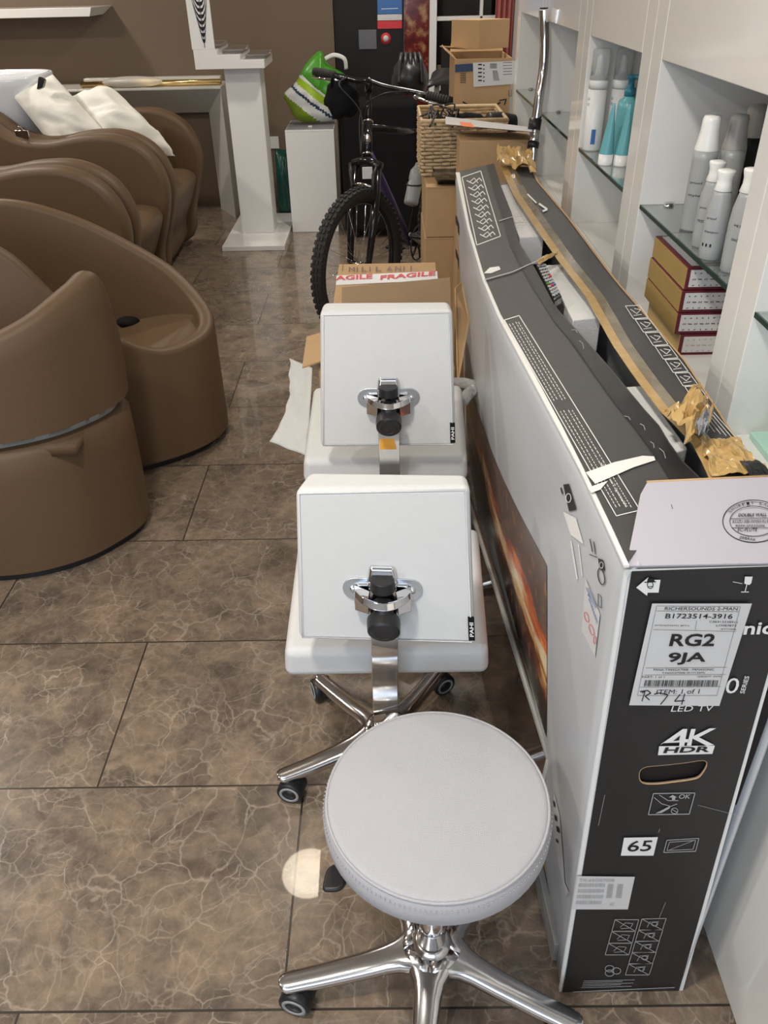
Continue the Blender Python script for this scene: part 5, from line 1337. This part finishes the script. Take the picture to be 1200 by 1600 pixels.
d.line(arc, 2.4); d.line([(780,157),(791,155),(788,164)], 1.8); d.line([(795,141),(795,150),(799,150),(799,140)], .8); d.build('curved_arrow_print', 'ink_black', am)
s0_ = empty('small_cardboard_box', at(760,80,Y=3.98), 'small plain cardboard box on top of the stack, turned at an angle', 'box')
k0 = az1+.002; A0 = at(748,77,Z=k0)
hh = at(748,77,Y=A0.y); ztop = at(751,31,Y=A0.y).z
e1_ = Vector((-.115,.075,0)); e2_ = Vector((.135,.05,0))
P = [A0, A0+e2_, A0+e2_+e1_, A0+e1_]
MB().prism(P, (0,0,ztop-k0)).build('box_body', 'cardboard', s0_, bevel=.002)
flap(s0_, [A0+e1_+Vector((-.0,0,.002)), A0+e1_*.35+Vector((0,0,.002)), A0+e1_*.45+Vector((-.055,-.02,.012)), A0+e1_+Vector((-.05,-.015,.012))], name='bottom_flap')
tag(MB().box((at(690,75,Y=5.3).x,5.3,0),(at(714,75,Y=5.3).x,5.34,at(700,74,Y=5.3).z)).build('dark_board', 'dark_panel', bevel=.003), 'dark upright board standing behind the labelled parcel', 'board')

# chrome pole
pp_ = [at(833,244,Y=3.0), at(836,205,Y=3.02), at(843,150,Y=3.04), at(849,110,Y=3.06), at(851,70,Y=3.07), at(850,30,Y=3.07), at(850,14,Y=3.07)]
p_low = Vector((pp_[0].x-.01, 2.86, .02))
pl = empty('chrome_tube', p_low, 'bent chrome vacuum cleaner tube leaning against the shelving', 'tube')
MB().tube(crom([p_low, p_low.lerp(pp_[0],.6)]+pp_, 6), .0165, 18).build('tube', 'chrome', pl)
a = pp_[1]; MB().cyl(at(837,186,Y=3.025), at(834,203,Y=3.015), .0215).build('black_collar', 'black_plastic', pl)
MB().cyl(at(834,222,Y=3.008), at(832,232,Y=3.0), .0195).build('lower_collar', 'black_plastic', pl)
MB().cyl(pp_[-1]+Vector((0,0,-.001)), pp_[-1]+Vector((0,0,.004)), .0135).build('opening_shade', 'black_plastic', pl)  # black disc stands in for the shaded hollow of the tube

# large dark case behind the bicycle
cs = empty('black_case', (-.05, 5.4, 0), 'large black case standing behind the bicycle by the dark door', 'case')
MB().box((-.27,5.35,.03),(.20,5.62,.80)).build('case_body', 'black_cloth', cs, bevel=.04, seg=4)
for sx_ in (-.2,.13): MB().cyl((sx_-.02,5.40,.03),(sx_+.02,5.40,.03),.03).build('wheel', 'black_plastic', cs)

# ================================================================ BICYCLE
bk_ = empty('mountain_bicycle', (.0, 4.1, 0), 'black mountain bicycle facing the camera with knobbly front tyre', 'bicycle')
FC = Vector((-.13,3.70,.335)); hd_ = Vector((-.55,-.835,0)).normalized()
fr_d = Vector((.447,.894,0)).normalized(); RC = FC+fr_d*1.04; RC.z = .335
def wheel(c, h, name):
    n = h.cross(Vector((0,0,1))).normalized(); up = Vector((0,0,1))
    pt = lambda a, r, o=0: c+(h*math.cos(a)+up*math.sin(a))*r+n*o
    w_ = empty(name, (0,0,0), None, None); bpy.data.objects.remove(w_)
    ty = MB(); ty.tube([pt(2*PI*k/72, .303) for k in range(72)], .030, 12, True)
    for k in range(64):
        a = 2*PI*k/64
        for j, o in enumerate((-.023,-.008,.008,.023)):
            aa = a+(.5 if j in (0,3) else 0)*2*PI/64; r = .332-(.009 if j in (0,3) else 0); q = pt(aa, r, o)
            e1, e2, e3 = (-h*math.sin(aa)+up*math.cos(aa))*.009, n*.0058, (h*math.cos(aa)+up*math.sin(aa))*.0045
            ty.hexa([q-e1-e2-e3,q+e1-e2-e3,q+e1+e2-e3,q-e1+e2-e3,q-e1-e2+e3,q+e1-e2+e3,q+e1+e2+e3,q-e1+e2+e3])
    t = ty.build('tyre', 'rubber', bk_)
    MB().tube([pt(2*PI*k/72, .275) for k in range(72)], .011, 8, True).build('rim', 'black_gloss', bk_)
    MB().cyl(c-n*.045, c+n*.045, .016, n=16).build('wheel_hub', 'chrome', bk_)
    for k in range(24):
        a = 2*PI*k/24; s = -1 if k%2 else 1
        MB().cyl(pt(a+.5*s, .018, s*.025), pt(a, .268), .0011, n=5).build('spoke', 'chrome', bk_)
    return n
nF = wheel(FC, hd_, 'front_wheel'); nR = wheel(RC, fr_d, 'rear_wheel')
crown = Vector((-.085,3.885,.735)); top_ = Vector((-.070,4.10,1.02)); ax_ = (top_-crown).normalized()
for s in (-1, 1):
    o = nF*.062*s
    MB().tube([FC+nF*.05*s, FC.lerp(crown,.45)+o, crown+o-ax_*.02], [.014,.018,.017], 14).build('fork_lower', 'black_gloss', bk_)
    MB().tube([FC.lerp(crown,.5)+o, crown+o], .0125, 12).build('stanchion', 'chrome', bk_)
    MB().tube([crown+o*.9-ax_*.13-hd_*-.03, crown+o*1.0-ax_*.04-hd_*-.035, crown+o*1.15+ax_*.0-hd_*-.03], [.008,.010,.006], 8).build('brake_arm', 'black_plastic', bk_)
MB().tube([crown-nF*.075-ax_*.01, crown+ax_*.012, crown+nF*.075-ax_*.01], .020, 12).build('fork_crown', 'black_gloss', bk_)
MB().tube([crown-nF*.06-ax_*.10+hd_*.03, crown-ax_*.085+hd_*.045, crown+nF*.06-ax_*.10+hd_*.03], .007, 8).build('fork_brace', 'chrome', bk_)
MB().cyl(crown+ax_*.03, crown+ax_*.19, .021).build('head_tube', 'black_gloss', bk_)
hb_c = crown+ax_*.11+Vector((0,-.024,0)); bd = MB(); bd.sphere(hb_c, 1, 16, (.014,.006,.026)); bd.build('head_badge', 'chrome', bk_)
for k in (.035,.185): MB().cyl(crown+ax_*k, crown+ax_*(k+.008), .0235).build('headset_ring', 'chrome', bk_)
MB().cyl(crown+ax_*.19, top_, .014).build('steerer', 'black_gloss', bk_)
bar_c = at(590,133,Z=1.045); bar_c = Vector((top_.x, top_.y-.05, 1.045))
MB().tube([top_-ax_*.02, bar_c], .018, 12).build('stem', 'black_gloss', bk_)
bl = at(492,112,Y=4.22); br_ = at(705,158,Y=3.93)
bl_in = bar_c.lerp(bl,.45)+Vector((0,0,.01)); br_in = bar_c.lerp(br_,.45)+Vector((0,0,.01))
MB().tube(crom([bl, bar_c.lerp(bl,.6), bar_c.lerp(bl,.2)-Vector((0,0,.006)), bar_c, bar_c.lerp(br_,.2)-Vector((0,0,.006)), bar_c.lerp(br_,.6), br_],5), .0115, 12).build('handlebar', 'black_gloss', bk_)
for e, m__ in ((bl, bar_c), (br_, bar_c)):
    v = (m__-e).normalized(); g = MB(); g.cyl(e-v*.004, e+v*.115, .0175, n=18)
    for k in range(9): g.cyl(e+v*(.008+k*.012), e+v*(.014+k*.012), .0190, n=18)
    g.build('grip', 'rubber', bk_)
    MB().tube([e+v*.17+Vector((0,0,-.01)), e+v*.15+hd_*.03+Vector((0,0,-.012)), e+v*.10+hd_*.045+Vector((0,0,-.014)), e+v*.02+hd_*.05+Vector((0,0,-.016))], [.010,.008,.0055,.0055], 10).build('brake_lever', 'chrome', bk_)
    MB().sphere(e+v*.145+Vector((0,0,-.012)), .024, 14, (1,1,.8)).build('shifter', 'black_plastic', bk_)
    MB().tube(crom([e+v*.19+hd_*.01, e.lerp(m__,.7)+hd_*.10+Vector((0,0,-.02)), m__+hd_*.07-Vector((0,0,.12)), crown+ax_*.05+hd_*.05], 7), .0028, 6).build('brake_cable', 'black_plastic', bk_)
BBp = Vector((.112,4.19,.30)); ST = Vector((.245,4.46,.82)); SAD = Vector((.26,4.50,.97))
hl, hu = crown+ax_*.055, crown+ax_*.165
MB().tube([hl, hl.lerp(BBp,.5), BBp], [.021,.022,.02], 14).build('down_tube', 'purple', bk_)
MB().tube([hu, ST-Vector((.01,.02,.06))], .016, 14).build('top_tube', 'black_gloss', bk_)
MB().tube([BBp, ST], .0165, 14).build('seat_tube', 'black_gloss', bk_)
MB().cyl(ST, SAD, .0135).build('seat_post', 'silver_frame', bk_)
sd_ = MB(); sd_.tube([SAD-fr_d*.14+Vector((0,0,.01)), SAD-fr_d*.06+Vector((0,0,.02)), SAD+fr_d*.03+Vector((0,0,.02)), SAD+fr_d*.12+Vector((0,0,.03)), SAD+fr_d*.14+Vector((0,0,.025))], [.018,.028,.05,.085,.07], 16, flat=(.45,1)); sd_.build('saddle', 'black_plastic', bk_)
for s in (-1, 1):
    MB().tube([BBp+nR*.03*s, RC+nR*.06*s], .009, 10).build('chain_stay', 'black_gloss', bk_)
    MB().tube([ST+nR*.02*s-Vector((0,0,.05)), RC+nR*.06*s], .008, 10).build('seat_stay', 'black_gloss', bk_)
    ca = -.5 if s < 0 else PI-.5
    cvec = (fr_d*math.cos(ca)+Vector((0,0,1))*math.sin(ca)); e = BBp+nR*.075*s+cvec*.165
    MB().tube([BBp+nR*.06*s, e], .010, 10).build('crank_arm', 'silver_frame', bk_)
    pd_ = MB(); 
    pts = [e+nR*s*(.02+.09*u)+fr_d*(.035*v) for u, v in ((0,-1),(1,-1),(1,1),(0,1))]
    pd_.tube(pts, .009, 8, True); pd_.cyl(e, e+nR*s*.11, .009, n=10); pd_.build('pedal', 'black_plastic', bk_)
MB().cyl(BBp-nR*.045, BBp+nR*.045, .022).build('bottom_bracket', 'black_gloss', bk_)
rs = 1 if nR.x > 0 else -1
cr_ = MB(); cr_.tube([BBp+nR*.05*rs+(fr_d*math.cos(t*PI/24)+Vector((0,0,1))*math.sin(t*PI/24))*.085 for t in range(48)], .004, 6, True)
for k in range(5): cr_.cyl(BBp+nR*.05*rs, BBp+nR*.05*rs+(fr_d*math.cos(k*1.257)+Vector((0,0,1))*math.sin(k*1.257))*.085, .006, n=6)
cr_.build('chainring', 'black_plastic', bk_)
bo_c = BBp.lerp(ST,.5)+Vector((-.035,-.055,.0)); bax = (ST-BBp).normalized()
tag(MB().lathe([(0,-.10),(.034,-.10),(.036,-.09),(.036,.0),(.032,.012),(.036,.02),(.036,.06),(.02,.085),(.018,.10),(0,.10)], bo_c, 24, bax).build('water_bottle', 'bottle_grey'), 'grey water bottle held on the bicycle frame', 'bottle')
MB().tube([bo_c+Vector((.0,0,.0))+(Vector((1,0,0))*math.cos(t)+Vector((0,1,0))*math.sin(t))*.041 for t in [k*PI/10 for k in range(20)]], .004, 6, True).build('bottle_cage', 'black_plastic', bk_)
npl = MB().box((-.105,3.80,.685),(-.06,3.804,.735)); tag(npl.build('reflector', 'label_paper', bevel=.002), 'small white rectangular reflector on the bicycle fork', 'reflector')
# black bag hanging from the bar and black helmet on the far grip side
def lumpy(c, sx, sy, sz, seed, amp=.22, flat=None):
    m = MB().sphere((0,0,0), 1, 36, (1,1,1)); out = []
    for v in m.v:
        d_ = v.normalized(); k = 1+amp*noise.noise(d_*1.9+Vector((seed,0,0)))+amp*.5*noise.noise(d_*5+Vector((0,seed,0)))
        q = Vector((d_.x*sx*k, d_.y*sy*k, d_.z*sz*k))
        if flat is not None: q.z = max(q.z, flat)
        out.append(Vector(c)+q)
    m.v = out; return m
hbag = lumpy(bar_c+Vector((-.13,.09,-.075)), .08, .05, .085, 3)
hbag.tube(crom([bar_c+Vector((-.17,.06,-.03)), bar_c+Vector((-.16,.03,.012)), bar_c+Vector((-.12,.05,.0)), bar_c+Vector((-.10,.07,-.03))], 5), .006, 8)
tag(hbag.build('handlebar_bag', 'black_cloth'), 'soft rounded black bag hanging under the left of the bicycle handlebar', 'bag')
hc = at(641,124,Y=4.25); hm = lumpy(hc, .085, .11, .095, 9, .10, -.055)
for k in range(-2, 3): hm.tube(crom([hc+Vector((k*.026,-.09,-.01)), hc+Vector((k*.024,-.06,.075)), hc+Vector((k*.020,.0,.103)), hc+Vector((k*.022,.07,.07))], 5), .010, 8)
tag(hm.build('bicycle_helmet', 'black_plastic'), 'rounded black helmet hanging by the right handlebar grip', 'helmet')
